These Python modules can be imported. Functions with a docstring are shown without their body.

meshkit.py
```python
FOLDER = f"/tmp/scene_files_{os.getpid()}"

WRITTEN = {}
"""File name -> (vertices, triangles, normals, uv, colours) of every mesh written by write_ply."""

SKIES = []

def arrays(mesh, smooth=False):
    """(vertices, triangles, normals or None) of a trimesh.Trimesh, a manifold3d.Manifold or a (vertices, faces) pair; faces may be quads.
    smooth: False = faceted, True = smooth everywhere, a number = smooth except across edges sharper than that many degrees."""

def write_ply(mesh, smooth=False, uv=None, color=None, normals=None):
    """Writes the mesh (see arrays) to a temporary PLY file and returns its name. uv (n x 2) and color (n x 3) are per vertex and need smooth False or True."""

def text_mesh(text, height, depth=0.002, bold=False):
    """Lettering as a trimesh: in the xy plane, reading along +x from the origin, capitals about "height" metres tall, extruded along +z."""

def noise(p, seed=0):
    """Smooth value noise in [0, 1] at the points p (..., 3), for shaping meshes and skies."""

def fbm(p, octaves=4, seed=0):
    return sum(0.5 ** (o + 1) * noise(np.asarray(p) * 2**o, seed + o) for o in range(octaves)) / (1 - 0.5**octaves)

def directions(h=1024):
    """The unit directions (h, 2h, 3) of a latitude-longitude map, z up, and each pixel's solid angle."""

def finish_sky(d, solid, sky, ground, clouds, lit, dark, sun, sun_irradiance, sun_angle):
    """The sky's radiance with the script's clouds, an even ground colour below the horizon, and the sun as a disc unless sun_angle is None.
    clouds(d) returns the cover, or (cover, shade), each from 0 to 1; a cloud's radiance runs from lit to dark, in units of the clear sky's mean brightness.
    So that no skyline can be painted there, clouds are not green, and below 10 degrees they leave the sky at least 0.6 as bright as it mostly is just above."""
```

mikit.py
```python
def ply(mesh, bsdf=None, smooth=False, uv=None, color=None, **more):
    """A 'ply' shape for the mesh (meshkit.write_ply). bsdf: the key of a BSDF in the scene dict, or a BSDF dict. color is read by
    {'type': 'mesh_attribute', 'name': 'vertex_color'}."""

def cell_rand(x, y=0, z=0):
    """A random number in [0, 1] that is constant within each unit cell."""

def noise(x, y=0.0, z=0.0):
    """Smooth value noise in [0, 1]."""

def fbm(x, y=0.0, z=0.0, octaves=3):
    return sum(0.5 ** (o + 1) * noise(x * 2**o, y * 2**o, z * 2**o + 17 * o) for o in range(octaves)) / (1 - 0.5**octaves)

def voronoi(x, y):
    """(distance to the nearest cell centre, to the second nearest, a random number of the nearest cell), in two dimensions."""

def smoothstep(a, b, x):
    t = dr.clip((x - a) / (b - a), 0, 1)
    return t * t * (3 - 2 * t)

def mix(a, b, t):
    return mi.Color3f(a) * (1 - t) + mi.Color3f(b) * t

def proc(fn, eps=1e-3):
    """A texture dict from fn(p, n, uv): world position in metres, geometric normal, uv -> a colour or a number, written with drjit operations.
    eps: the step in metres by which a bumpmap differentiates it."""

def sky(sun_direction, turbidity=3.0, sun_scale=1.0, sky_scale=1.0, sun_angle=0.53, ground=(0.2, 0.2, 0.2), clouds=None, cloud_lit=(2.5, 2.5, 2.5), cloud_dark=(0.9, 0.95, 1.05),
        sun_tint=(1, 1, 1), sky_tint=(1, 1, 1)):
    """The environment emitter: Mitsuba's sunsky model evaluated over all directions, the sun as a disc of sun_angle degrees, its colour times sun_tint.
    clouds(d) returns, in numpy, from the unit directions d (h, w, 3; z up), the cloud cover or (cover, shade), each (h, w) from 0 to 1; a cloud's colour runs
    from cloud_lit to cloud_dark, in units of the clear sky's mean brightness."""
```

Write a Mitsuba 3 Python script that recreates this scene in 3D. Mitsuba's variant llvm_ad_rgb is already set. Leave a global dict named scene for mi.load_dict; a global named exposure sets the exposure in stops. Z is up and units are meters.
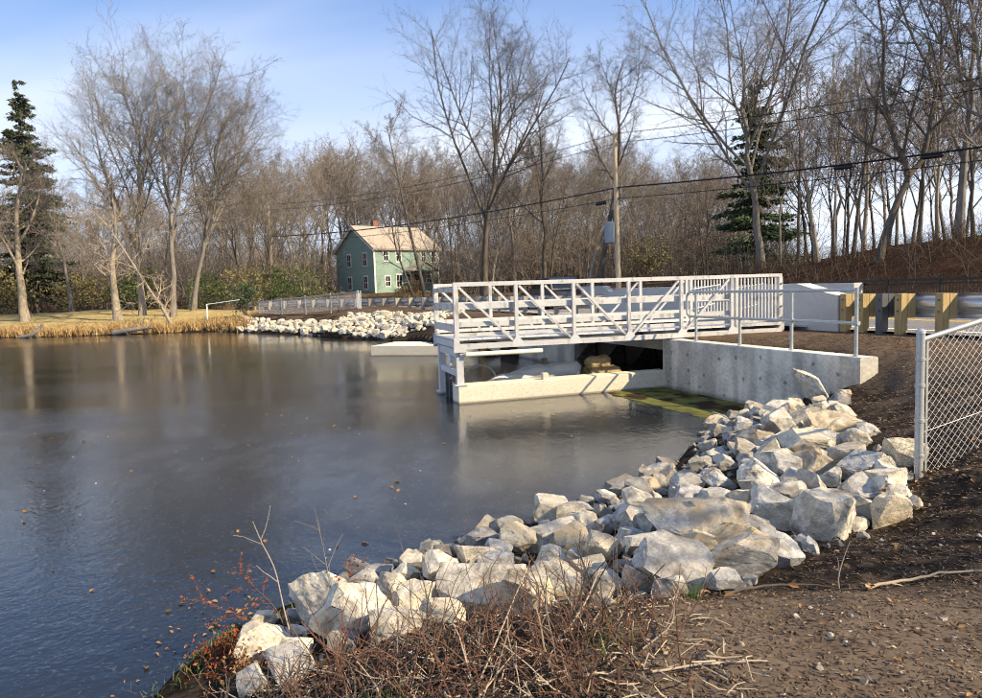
import math, random, numpy as np, trimesh, mitsuba as mi, mikit, meshkit, drjit as dr
from scipy.interpolate import RBFInterpolator
from scipy.spatial import HalfspaceIntersection, ConvexHull
import shapely.geometry as sg
from mikit import proc, noise, fbm, voronoi, cell_rand, smoothstep, mix
T = mi.ScalarTransform4f
scene, labels = {}, {}

# ---------------------------------------------------------------- camera, sky, exposure
EYE, PITCH, ROLL = np.array([0, 0, 2.341]), 0.0807, -0.0314
fwd = np.array([0, math.cos(PITCH), -math.sin(PITCH)])
up0 = np.array([0, math.sin(PITCH), math.cos(PITCH)])
upv = -math.sin(ROLL) * np.array([1.0, 0, 0]) + math.cos(ROLL) * up0
scene['camera'] = {'type': 'perspective', 'fov': 68.215, 'fov_axis': 'x', 'near_clip': 0.05, 'far_clip': 3000.0,
                   'to_world': T().look_at(origin=EYE.tolist(), target=(EYE + fwd).tolist(), up=upv.tolist())}
SUN = np.array([0.735, -0.40, 0.546])

def cirrus(d):
    # thin sheets and streaks of high cloud drawn out along one direction of a plane high above the place
    z = np.maximum(d[..., 2], 0.03)
    x, y = d[..., 0] / (z + 0.12), d[..., 1] / (z + 0.12)
    a, b = x * 0.94 - y * 0.34, x * 0.34 + y * 0.94
    n = meshkit.fbm(np.stack([a * 0.5, b * 1.7, 0 * a], -1), 5, 3)
    m = meshkit.fbm(np.stack([a * 0.42 + 7.3, b * 0.6, 0 * a + 4], -1), 3, 8)
    c = np.clip((n - 0.29) * 2.6, 0, 1) * np.clip((m - 0.27) * 3.2, 0, 1)
    veil = 0.82 * np.clip(1 - z / 0.42, 0, 1) ** 1.15 + 0.06
    return np.clip(1 - (1 - veil) * (1 - 0.85 * c), 0, 0.95), np.zeros_like(c)

scene['sky'] = mikit.sky(SUN, turbidity=3.0, clouds=cirrus, cloud_lit=(2.75, 2.9, 3.2), sky_tint=(0.54, 0.90, 1.32), sky_scale=0.80, sun_tint=(1.0, 1.0, 0.95), ground=(0.12, 0.1, 0.08))
exposure = 2.62

# ---------------------------------------------------------------- helpers
def key(name, parent=None):
    k0 = f'{parent}__{name}' if parent else name
    k, i = k0, 0
    while k in scene or k in labels or k in used: i += 1; k = f'{k0}_{i:03d}'
    used.add(k)
    return k
used = set()

def thing(name, label, cat, group=None):
    k = key(name)
    labels[k] = {'label': label, 'category': cat}
    if group: labels[k]['group'] = group
    return k

def put(k, mesh, bsdf, smooth=False, **kw):
    scene[k] = mesh_dict(mesh, bsdf, smooth, **kw)
    return k
def mesh_dict(mesh, bsdf, smooth=False, **kw): return mikit.ply(mesh, bsdf, smooth=smooth, **kw)
def part(name, parent, mesh, bsdf, smooth=False): return put(key(name, parent), mesh, bsdf, smooth)
def solo(name, label, cat, mesh, bsdf, smooth=False, group=None): return put(thing(name, label, cat, group), mesh, bsdf, smooth)
def struct(name, mesh, bsdf, smooth=False, label=None):
    k = put(key(name), mesh, bsdf, smooth); labels[k] = {'kind': 'structure'}
    if label: labels[k]['label'] = label
    return k
def stuff(name, label, cat, mesh, bsdf, smooth=False):
    k = put(key(name), mesh, bsdf, smooth); labels[k] = {'label': label, 'category': cat, 'kind': 'stuff'}
    return k
def stuff_part(name, parent, mesh, bsdf, smooth=False):
    k = part(name, parent, mesh, bsdf, smooth); labels[k] = {'kind': 'stuff'}
    return k

def cat(meshes):
    vs, fs, n = [], [], 0
    for m in meshes:
        v, f = (m.vertices, m.faces) if hasattr(m, 'vertices') else m
        v, f = np.asarray(v), np.asarray(f)
        vs.append(v); fs.append(f + n); n += len(v)
    return np.vstack(vs), np.vstack(fs)
def unit(v): v = np.asarray(v, float); return v / np.maximum(np.linalg.norm(v, axis=-1, keepdims=True), 1e-12)
CUBEV = np.array([[x, y, z] for x in (-1, 1) for y in (-1, 1) for z in (-1, 1)], float)
CUBEF = np.array([[0, 1, 3], [0, 3, 2], [4, 6, 7], [4, 7, 5], [0, 4, 5], [0, 5, 1], [2, 3, 7], [2, 7, 6], [0, 2, 6], [0, 6, 4], [1, 5, 7], [1, 7, 3]])
def obox(c, ax, ay, az, hx, hy, hz):
    M = np.stack([np.asarray(ax) * hx, np.asarray(ay) * hy, np.asarray(az) * hz], 1)
    f = CUBEF if np.linalg.det(M) > 0 else CUBEF[:, ::-1]
    return CUBEV @ M.T + np.asarray(c), f
def bar(p, q, w, h, upd=(0, 0, 1)):
    """a straight bar from p to q, w wide (across upd), h high (along upd)"""
    p, q = np.asarray(p, float), np.asarray(q, float)
    x = unit(q - p); y = unit(np.cross(upd, x)); z = np.cross(x, y)
    return obox((p + q) / 2, x, y, z, np.linalg.norm(q - p) / 2, w / 2, h / 2)
def tubes(P, R, s=3, cap=False):
    """(N,K,3) polylines with radii (N,K) as tubes of s sides"""
    P, R = np.asarray(P, float), np.asarray(R, float)
    N, K = R.shape
    t = np.empty_like(P); t[:, 1:-1] = P[:, 2:] - P[:, :-2]; t[:, 0] = P[:, 1] - P[:, 0]; t[:, -1] = P[:, -1] - P[:, -2]
    t = unit(t)
    ref = np.where(np.abs(unit(P[:, -1:] - P[:, :1])[..., 2:]) < 0.9, [0, 0, 1.0], [1.0, 0.1, 0])
    a = unit(np.cross(t, np.broadcast_to(ref, t.shape))); b = np.cross(t, a)
    g = np.arange(s) * 2 * np.pi / s
    v = P[:, :, None] + R[:, :, None, None] * (np.cos(g)[:, None] * a[:, :, None] + np.sin(g)[:, None] * b[:, :, None])
    i, j, n = np.meshgrid(np.arange(K - 1), np.arange(s), np.arange(N), indexing='ij')
    o = n * K * s; j2 = (j + 1) % s
    A, B, C, D = o + i * s + j, o + i * s + j2, o + (i + 1) * s + j2, o + (i + 1) * s + j
    f = np.vstack([np.stack([A, B, C], -1).reshape(-1, 3), np.stack([A, C, D], -1).reshape(-1, 3)])
    if cap:
        ring = np.arange(s); fan = np.stack([np.zeros(s - 2, int), ring[1:-1], ring[2:]], 1)
        o = (np.arange(N) * K * s)[:, None, None]
        f = np.vstack([f, (fan[None, :, ::-1] + o).reshape(-1, 3), (fan[None] + o + (K - 1) * s).reshape(-1, 3)])
    return v.reshape(-1, 3), f
def tube(pts, r, s=8, cap=True):
    pts = np.asarray(pts, float)
    return tubes(pts[None], np.broadcast_to(r, (1, len(pts))), s, cap)
def slab(poly, z0, z1):
    m = trimesh.creation.extrude_polygon(sg.Polygon(poly), z1 - z0, engine='earcut'); m.apply_translation([0, 0, z0])
    return m.vertices, m.faces
def prism(profile, origin, ax, ay, depth_dir, d0, d1):
    """a polygon drawn in the plane (ax, ay) through origin, pushed from d0 to d1 along depth_dir"""
    m = trimesh.creation.extrude_polygon(sg.Polygon(profile), d1 - d0, engine='earcut')
    v = m.vertices
    w = np.asarray(origin) + v[:, :1] * np.asarray(ax) + v[:, 1:2] * np.asarray(ay) + (v[:, 2:] + d0) * np.asarray(depth_dir)
    f = m.faces if np.linalg.det(np.stack([ax, ay, depth_dir], 1)) > 0 else m.faces[:, ::-1]
    return w, f

# ---------------------------------------------------------------- plan of the place (metres; x right, y away, water at z = 0)
BO = np.array([-0.70, 14.93, 0]); BU = np.array([math.cos(.282), math.sin(.282), 0]); BN = np.array([-BU[1], BU[0], 0])   # footbridge: corner, along, across
BAY, BW, ZB, ZT = 1.308, 1.94, 1.14, 2.524
WC = np.array([3.93, 16.54, 0]); WD = np.array([0.3221, -0.9467, 0]); WN = np.array([0.9467, 0.3221, 0])                # wing wall: corner, along towards the bank, inland
WTOP, WLEN, WTH = 1.113, 5.62, 0.36
def W(t, n=0.0, z=0.0): return WC + WD * t + WN * n + np.array([0, 0, z])
RO = np.array([8.25, 16.0, 0])
def RD(s, n=0.0, z=0.0): return RO - WD * s + WN * n + np.array([0, 0, z])      # along the straight road edge, s away from the viewer, n across the road
ROADZ = 1.2
def smooth_line(pts, n=12):
    pts = np.asarray(pts, float); out = []
    P = np.vstack([2 * pts[0] - pts[1], pts, 2 * pts[-1] - pts[-2]])
    for i in range(1, len(P) - 2):
        t = np.linspace(0, 1, n, endpoint=False)[:, None]
        a, b, c, d = P[i - 1], P[i], P[i + 1], P[i + 2]
        out.append(0.5 * (2 * b + (c - a) * t + (2 * a - 5 * b + 4 * c - d) * t ** 2 + (3 * b - a - 3 * c + d) * t ** 3))
    return np.vstack(out + [pts[-1:]])
EDGE = smooth_line([RD(-60)[:2], RD(-20)[:2], RD(0)[:2], RD(14)[:2], RD(30)[:2], (-3.4, 47.4), (-9.3, 55.2), (-18.5, 63), (-33, 71), (-60, 80), (-120, 92)])
def offset(line, d):
    t = np.gradient(line, axis=0); t = unit(t)
    return line + np.stack([t[:, 1], -t[:, 0]], 1) * d
FARSIDE = offset(EDGE, 8.0)
ROADPOLY = sg.Polygon(np.vstack([EDGE, FARSIDE[::-1]])).buffer(0)

SHORE = [(-60, -26), (-20, -8), (-8, -1), (-4, 1.6), (-2.6, 3.0), (-2.09, 4.13), (-1.96, 4.82), (-1.71, 5.24), (-1.34, 5.61), (-0.86, 6.22), (-0.25, 6.67), (0.44, 7.14), (1.15, 7.83),
         (1.68, 8.26), (2.22, 9.03), (3.1, 10.75), (4.28, 12.43)]
HEADEND = W(-9.2)
WALLS = [W(4.2, .2)[:2], W(0, .2)[:2], W(-.1, 3.1)[:2], W(-4.8, 3.1)[:2], W(-4.7, .2)[:2], W(-9.2, .2)[:2]]
FARSHORE = [(0.2, 25.9), (-2.0, 27.2), (-3.4, 31), (-4.2, 34.9), (-6.46, 37.19), (-11.57, 43.99), (-16.9, 49.2), (-19.5, 52.0), (-23.08, 52.22), (-26.34, 51.54), (-30.5, 51.35), (-35.7, 52.75),
            (-46, 54.5), (-70, 56), (-110, 50)]
POND = sg.Polygon(SHORE + [tuple(p) for p in WALLS] + FARSHORE + [(-130, 0), (-100, -40)]).buffer(0)

LAND = [(*p, 0.0) for p in SHORE[3:]] + [(*p, 0.0) for p in FARSHORE[3:]] + [
    # the bank in front of the viewer, the edge of the riprap, the mulch slope
    (5.5, 11.21, .66), (4.71, 8.72, .6), (3.72, 6.46, .6), (3.2, 5.28, .57), (2.72, 5.03, .52), (1.89, 4.42, .5), (1.31, 3.95, .6), (.76, 3.77, .66), (.32, 3.74, .66), (-.16, 3.66, .6),
    (-.52, 3.62, .54), (-.76, 3.53, .48), (-1.0, 3.44, .4), (-1.41, 3.75, .2), (-1.8, 3.2, .12), (1.82, 2.62, .75), (.78, 2.73, .73), (0, 2.85, .68), (-.44, 3.0, .6), (-1, 2.6, .4), (-2, 2, .2), (-3, 0, .25),
    (0, 0, .68), (2, 0, .75), (-1, 1, .5), (1, 1.3, .72), (3, 1.5, .8), (2.8, 4.07, .7), (3.74, 5.46, .85), (3.6, 6.05, .62), (4.53, 6.64, 1.0), (5.2, 6.9, 1.12), (6.5, 7.5, 1.2), (8, 4, 1.2), (6, 0, 1.1),
    (5, -6, 1.0), (0, -8, .9), (8.02, 11.8, 1.2), (6.6, 11.2, 1.08), (6.2, 9.6, 1.05), (5.5, 9.0, .88), (6.3, 12.4, 1.1), (5.9, 13.5, 1.1), (5.2, 15.3, 1.1), (4.6, 17, 1.12), (3.6, 20, 1.12), (2, 25, 1.12), (7.8, 14, 1.2), (6.6, 17.5, 1.15),
    *[(*W(t, -.35)[:2], z) for t, z in ((4.3, .02), (4.8, .16), (5.2, .32), (5.55, .5))], *[(*W(t, .9)[:2], z) for t, z in ((4.4, 1.09), (5.0, 1.08), (5.5, 1.05))], (5.85, 10.75, .68), (6.2, 10.9, .95), (5.6, 10.3, .62), (.4, 6.0, .2), (1.2, 6.6, .28), (2.2, 7.3, .36), (3.0, 8.3, .36), (3.8, 9.9, .38), (4.7, 11.4, .38), (-.4, 4.1, .34), (.3, 4.15, .36), (1.0, 4.3, .38), (.6, 3.98, .46), (-.9, 4.6, .22), (.1, 4.6, .3), (1.0, 4.8, .42), (-.6, 5.4, .16),
    # far bank, road verge, lawn, woods, hill
    (0.8, 27, 1.1), (-1.2, 28.6, .75), (-2.0, 31, .8), (-2.6, 35.2, .75), (-5.0, 38.8, .8), (-10, 45.6, .8), (-15.3, 50.6, .75), (-3, 36.8, 1.1), (-6, 41, 1.1), (-9, 46.5, 1.35), (-17.8, 53, 1.0), (0, 33, 1.15),
    (-2.0, 41, 1.2), (-5, 46, 1.25), (-22, 56, .75), (-20.6, 53.2, .5), (-26, 54, .55), (-35, 55, .5), (-50, 57, .55), (-25, 60, 1.3), (-38, 62, 1.35), (-50, 74, 1.5), (-70, 70, 1.4), (-20, 66, 1.35), (-20, 85, 2.4), (-12, 90, 2.7),
    (-50, 110, 2.6), (0, 85, 2.3), (10, 62, 2.3), (12, 50, 2.3), (0, 120, 3), (60, 120, 3), (-110, 110, 2.6), (-120, 70, 1.6), (15.6, 24, 1.35), (18, 27, 3.0), (20.5, 30, 3.95), (23, 33, 4.1), (19, 36, 3.8), (16.0, 33, 2.4),
    (13.5, 34, 1.45), (16, 42, 3.2), (13.8, 42, 2.2), (30, 34, 4.1), (28, 24, 4.1), (22, 22, 3.3), (19.5, 20, 1.6), (26, 14, 4.0), (22, 8, 1.6), (45, 30, 4.2), (25, 45, 3.6), (40, 60, 3.4), (60, 40, 4), (60, 0, 4), (30, -20, 2), (200, 200, 4),
    (-200, 200, 4), (0, 300, 5), (300, 0, 4), (0, -100, 1), (-150, -100, 1), (150, -100, 2)]
LAND = np.array(LAND)
_rbf = RBFInterpolator(LAND[:, :2], LAND[:, 2], kernel='linear')
import shapely
def pond_distance(x, y):
    """signed distance to the pond's edge, negative over water"""
    pts = shapely.points(np.asarray(x, float), np.asarray(y, float))
    d = shapely.distance(pts, POND.exterior)
    return np.where(shapely.contains(POND, pts), -d, d)
def gz(x, y, wall=True):
    x, y = np.broadcast_arrays(np.asarray(x, float), np.asarray(y, float)); s = x.shape
    x, y = x.ravel(), y.ravel()
    land = _rbf(np.stack([x, y], 1))
    d = pond_distance(x, y)
    near = np.exp(-((x - 2) ** 2 + (y - 5) ** 2) / 150)
    q = np.stack([x, y, 0 * x], 1)
    land = land + (meshkit.fbm(q * 2.2, 4, 1) - .5) * .12 * near * np.clip(d * 3, 0, 1) + (meshkit.fbm(q * .35, 3, 2) - .5) * .25 * (1 - near) * np.clip((d - 2) / 6, 0, 1)
    # the road bed, level and a little below the asphalt sheet
    r = shapely.distance(shapely.points(x, y), ROADPOLY)
    t = np.clip(1 - r / 2.0, 0, 1)
    land = land * (1 - t) + (ROADZ - .05) * t
    bed = np.maximum(-1.2, -.03 - .3 * np.abs(d))
    z = np.where(d < 0, bed, np.maximum(land, .015))
    return z.reshape(s)
def g1(x, y): return float(gz(np.array([x]), np.array([y]))[0])

# ---------------------------------------------------------------- materials
def rgb(*c): return {'type': 'rgb', 'value': list(c)}
def rough(c, r=0.6, **kw): return {'type': 'twosided', 'bsdf': {'type': 'principled', 'base_color': c if isinstance(c, dict) else rgb(*c), 'roughness': r, 'specular': 0.35, **kw}}
def matt(c): return {'type': 'twosided', 'bsdf': {'type': 'diffuse', 'reflectance': c if isinstance(c, dict) else rgb(*c)}}

def ground_colour(p, n, uv):
    f = fbm(p.x * 1.3, p.y * 1.3, 0, 4); tread = 1 - smoothstep(.55, 1.0, dr.sqrt(dr.square((p.x - 1.75) / 1.5) + dr.square((p.y - 3.15) / .75)) + (f - .5) * .9); g = fbm(p.x * 14, p.y * 14, p.z * 14, 3); h = noise(p.x * 60, p.y * 60, p.z * 60)
    mulch = mix((.019, .0155, .0125), (.082, .064, .050), smoothstep(.35, .75, g) * .7 + .3 * h)
    dry = smoothstep(.42, .62, f) * smoothstep(.6, .8, p.z)
    mulch = mix(mulch, mix((.08, .060, .045), (.16, .124, .094), h), dry * .85)
    mulch = mix(mulch, mix((.095, .073, .056), (.20, .158, .122), g * .6 + h * .4), tread * .85)
    crest = smoothstep(1.0, 1.12, p.z)
    mulch = mix(mulch, mix((.085, .062, .046), (.165, .122, .090), g), crest * .75)
    f2 = fbm(p.x * .5, p.y * .5, 3, 4); f3 = fbm(p.x * 3, p.y * 3, 1, 3)
    lawn = mix((.46, .36, .18), (.33, .27, .12), f2) * (.7 + .6 * f3)
    leaf = mix((.10, .066, .040), (.23, .155, .095), f3)
    hill = mix((.030, .019, .014), (.095, .056, .036), f3 * .7 + f2 * .3)
    far = smoothstep(17, 30, p.y)
    c = mix(mulch, leaf, far * smoothstep(55, 70, p.y + 0.6 * p.x))
    left = smoothstep(-17, -20, p.x) * smoothstep(46, 49, p.y)
    c = mix(c, lawn, left * smoothstep(.3, .55, p.z + f3 * .3) * (1 - smoothstep(66, 84, p.y)))
    c = mix(c, leaf, smoothstep(60, 85, p.y))
    c = mix(c, hill, smoothstep(1.5, 2.0, p.z) * smoothstep(9, 13, p.x) * (1 - smoothstep(50, 65, p.y)))
    wet = 1 - smoothstep(.0, .10, p.z)
    return c * (1 - .45 * wet)
scene['ground_mat'] = matt(proc(ground_colour))

def concrete_colour(p, n, uv):
    t = (p.x - 3.93) * .3221 - (p.y - 16.54) * .9467
    f = fbm(p.x * 1.7, p.y * 1.7, p.z * 1.7, 4); g = fbm(p.x * 22, p.y * 22, p.z * 22, 2)
    streak = fbm(t * 4.2, 3.0, p.z * .35, 3)
    c = mix((.36, .345, .31), (.60, .575, .51), smoothstep(.25, .75, f * .65 + g * .35))
    c = c * (.80 + .36 * smoothstep(.3, .62, streak))
    a, b = t / .61, (p.z + .05) / .37                                     # the plugged holes of the form ties, each with a grey patch around
    ca, cb = dr.floor(a), dr.floor(b)
    ox, oz = .5 + .55 * (cell_rand(ca, cb, 5) - .5), .5 + .4 * (cell_rand(ca, cb, 6) - .5)
    d = dr.sqrt(dr.square((a - ca - ox) * .61) + dr.square((b - cb - oz) * .37)) + (fbm(t * 30, p.z * 30, 0, 2) - .5) * .05
    spot = (1 - smoothstep(.022, .05, d)) * dr.select(cell_rand(ca, cb, 7) > .25, 1.0, 0.0)
    side = dr.select(dr.abs(n.x * .9467 + n.y * .3221) > .9, 1.0, 0.0) * smoothstep(-.5, .2, t)
    c = c * (1 - .55 * spot * side)
    wet = 1 - smoothstep(.02, .09 + .05 * g, p.z)
    return c * (1 - .5 * wet)
scene['concrete'] = rough(proc(concrete_colour), .85)
def concrete_sill(p, n, uv):
    f = fbm(p.x * 1.1, p.y * 1.1, p.z * 2.5, 4); g = fbm(p.x * 18, p.y * 18, p.z * 18, 3)
    c = mix((.46, .42, .33), (.64, .60, .50), f * .65 + g * .35)
    pit = smoothstep(.63, .72, fbm(p.x * 45, p.y * 45, p.z * 45, 2))
    wet = 1 - smoothstep(.015, .045 + .03 * g, p.z)
    return c * (1 - .3 * pit) * (1 - .62 * wet)
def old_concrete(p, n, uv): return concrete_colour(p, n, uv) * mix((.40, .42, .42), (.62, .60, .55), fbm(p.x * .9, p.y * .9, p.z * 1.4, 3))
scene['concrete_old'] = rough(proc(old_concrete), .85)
scene['concrete_sill'] = rough(proc(concrete_sill), .85)
def barrier_colour(p, n, uv):
    f = fbm(p.x * .9, p.y * .9, p.z * 2, 4); g = fbm(p.x * 15, p.y * 15, p.z * 15, 2)
    return mix((.38, .385, .38), (.52, .515, .50), f * .6 + g * .4)
scene['concrete_pale'] = rough(proc(barrier_colour), .8)
def alu_colour(p, n, uv):
    f = fbm(p.x * 3, p.y * 3, p.z * 6, 3)
    return mix((.43, .44, .45), (.56, .56, .56), f) * (1 - .35 * smoothstep(.58, .74, fbm(p.x * 9, p.y * 9, p.z * 3, 3)))
scene['aluminium'] = rough(proc(alu_colour), .42, metallic=.25)
scene['aluminium_dull'] = rough((.52, .54, .56), .5, metallic=.35)
scene['galvanised'] = rough(proc(lambda p, n, uv: mix((.36, .385, .39), (.50, .52, .52), fbm(p.x * 12, p.y * 12, p.z * 12, 3))), .42, metallic=.45)
scene['wire_bright'] = rough((.72, .73, .73), .4, metallic=.3)
scene['steel_rail'] = rough(proc(lambda p, n, uv: mix((.42, .45, .48), (.60, .62, .64), fbm(p.x * 5, p.y * 5, p.z * 9, 3))), .3, metallic=.75)
scene['black_paint'] = rough((.012, .012, .013), .4)
scene['dark_steel'] = rough((.10, .105, .115), .5, metallic=.4)
def post_wood(p, n, uv):
    g = fbm(p.x * 40, p.y * 40, p.z * 3, 3)
    return mix((.24, .17, .075), (.46, .35, .17), g)
scene['post_wood'] = rough(proc(post_wood), .8)
scene['grey_wood'] = rough(proc(lambda p, n, uv: mix((.22, .20, .17), (.40, .36, .30), fbm(p.x * 30, p.y * 30, p.z * 2, 3))), .85)
scene['pole_wood'] = rough(proc(lambda p, n, uv: mix((.36, .28, .19), (.58, .47, .33), fbm(p.x * 25, p.y * 25, p.z * .8, 3))), .85)
scene['asphalt'] = rough(proc(lambda p, n, uv: mix((.10, .10, .105), (.17, .168, .165), fbm(p.x * .7, p.y * .7, 0, 4) * .7 + .3 * noise(p.x * 40, p.y * 40, 0))), .8)
scene['line_white'] = rough((.72, .71, .68), .7)
scene['line_yellow'] = rough((.65, .42, .05), .7)
scene['pvc'] = rough((.74, .69, .56), .45)
scene['sheeting'] = rough(proc(lambda p, n, uv: mix((.42, .43, .44), (.70, .70, .68), fbm(p.x * 3, p.y * 6, p.z * 6, 3))), .45)
def straw(p, n, uv): return mix((.17, .12, .065), (.46, .36, .20), fbm(p.x * 16, p.y * 16, p.z * 30, 3))
scene['straw'] = matt(proc(straw))

def rock_mat(lo, hi, stain, amount):
    def colour(p, n, uv):
        f = fbm(p.x * 2.6, p.y * 2.6, p.z * 2.6, 4); g = noise(p.x * 90, p.y * 90, p.z * 90); h = fbm(p.x * 17 + 5, p.y * 17, p.z * 17, 4)
        c = mix(lo, hi, smoothstep(.25, .75, f * .35 + h * .65))
        c = c * (.72 + .56 * g)
        c = mix(c, stain, smoothstep(.46, .72, fbm(p.x * 3.7 + 9, p.y * 3.7, p.z * 3.7, 4)) * amount)
        c = mix(c, (.10, .10, .095), smoothstep(.60, .72, fbm(p.x * 8, p.y * 8 + 4, p.z * 8, 4)) * .55)
        c = mix(c, (.075, .055, .04), smoothstep(.62, .74, fbm(p.x * 5 + 2, p.y * 5, p.z * 5 + 6, 4)) * .45)
        damp = 1 - smoothstep(.02, .14, p.z)
        return c * (1 - .55 * damp)
    def grain(p, n, uv): return fbm(p.x * 14, p.y * 14, p.z * 14, 4) * .016 + noise(p.x * 120, p.y * 120, p.z * 120) * .0012
    return {'type': 'twosided', 'bsdf': {'type': 'bumpmap', 'arbitrary': proc(grain, 3e-3), 'scale': 1.0, 'bsdf': {'type': 'principled', 'base_color': proc(colour), 'roughness': .88, 'specular': .3}}}
scene['rock_grey'] = rock_mat((.22, .22, .215), (.50, .49, .46), (.38, .34, .27), .5)
scene['rock_cream'] = rock_mat((.32, .30, .255), (.64, .60, .51), (.50, .42, .27), .5)
scene['rock_tan'] = rock_mat((.33, .29, .22), (.60, .53, .40), (.48, .36, .20), .6)
scene['rock_dark'] = rock_mat((.14, .14, .14), (.32, .315, .30), (.26, .21, .15), .6)
scene['rock_rust'] = rock_mat((.30, .265, .21), (.56, .50, .40), (.46, .32, .15), .9)
scene['rock_brown'] = rock_mat((.24, .22, .19), (.48, .45, .39), (.34, .26, .16), .8)
ROCKS = {'g': 'rock_grey', 'c': 'rock_cream', 't': 'rock_tan', 'd': 'rock_dark', 'r': 'rock_rust', 'b': 'rock_brown'}

def bark(lo, hi, s=1.0):
    return matt(proc(lambda p, n, uv: mix(lo, hi, fbm(p.x * 9 * s, p.y * 9 * s, p.z * 2.2 * s, 3))))
scene['bark_grey'] = bark((.10, .092, .084), (.29, .265, .235))
scene['bark_dark'] = bark((.05, .044, .04), (.17, .145, .12))
scene['bark_pale'] = bark((.15, .13, .105), (.42, .37, .30))
scene['twig_grey'] = matt((.185, .165, .15))
scene['twig_brown'] = matt((.225, .195, .168))
scene['twig_dark'] = matt((.105, .092, .08))
scene['twig_red'] = matt((.15, .088, .066))
scene['bramble'] = matt((.062, .040, .030))
scene['twig_pale'] = matt((.40, .33, .25))
scene['dead_leaf'] = matt(proc(lambda p, n, uv: mix((.13, .07, .035), (.36, .23, .12), noise(p.x * 23, p.y * 23, p.z * 23))))
scene['red_leaf'] = matt(proc(lambda p, n, uv: mix((.19, .035, .025), (.34, .13, .055), noise(p.x * 31, p.y * 31, p.z * 31))))
def foliage(lo, hi): return {'type': 'twosided', 'bsdf': {'type': 'principled', 'base_color': proc(lambda p, n, uv: mix(lo, hi, noise(p.x * 3, p.y * 3, p.z * 3) * .6 + .4 * noise(p.x * 17, p.y * 17, p.z * 17))), 'roughness': .55, 'specular': .3}}
scene['needles_dark'] = foliage((.028, .040, .024), (.075, .090, .050))
scene['needles_green'] = foliage((.022, .045, .022), (.060, .095, .040))
scene['leaf_green'] = foliage((.045, .075, .022), (.13, .16, .045))
scene['leaf_olive'] = foliage((.12, .105, .05), (.23, .20, .09))
scene['dry_grass'] = matt(proc(lambda p, n, uv: mix((.26, .16, .075), (.48, .34, .16), noise(p.x * 2, p.y * 2, 0))))
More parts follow.
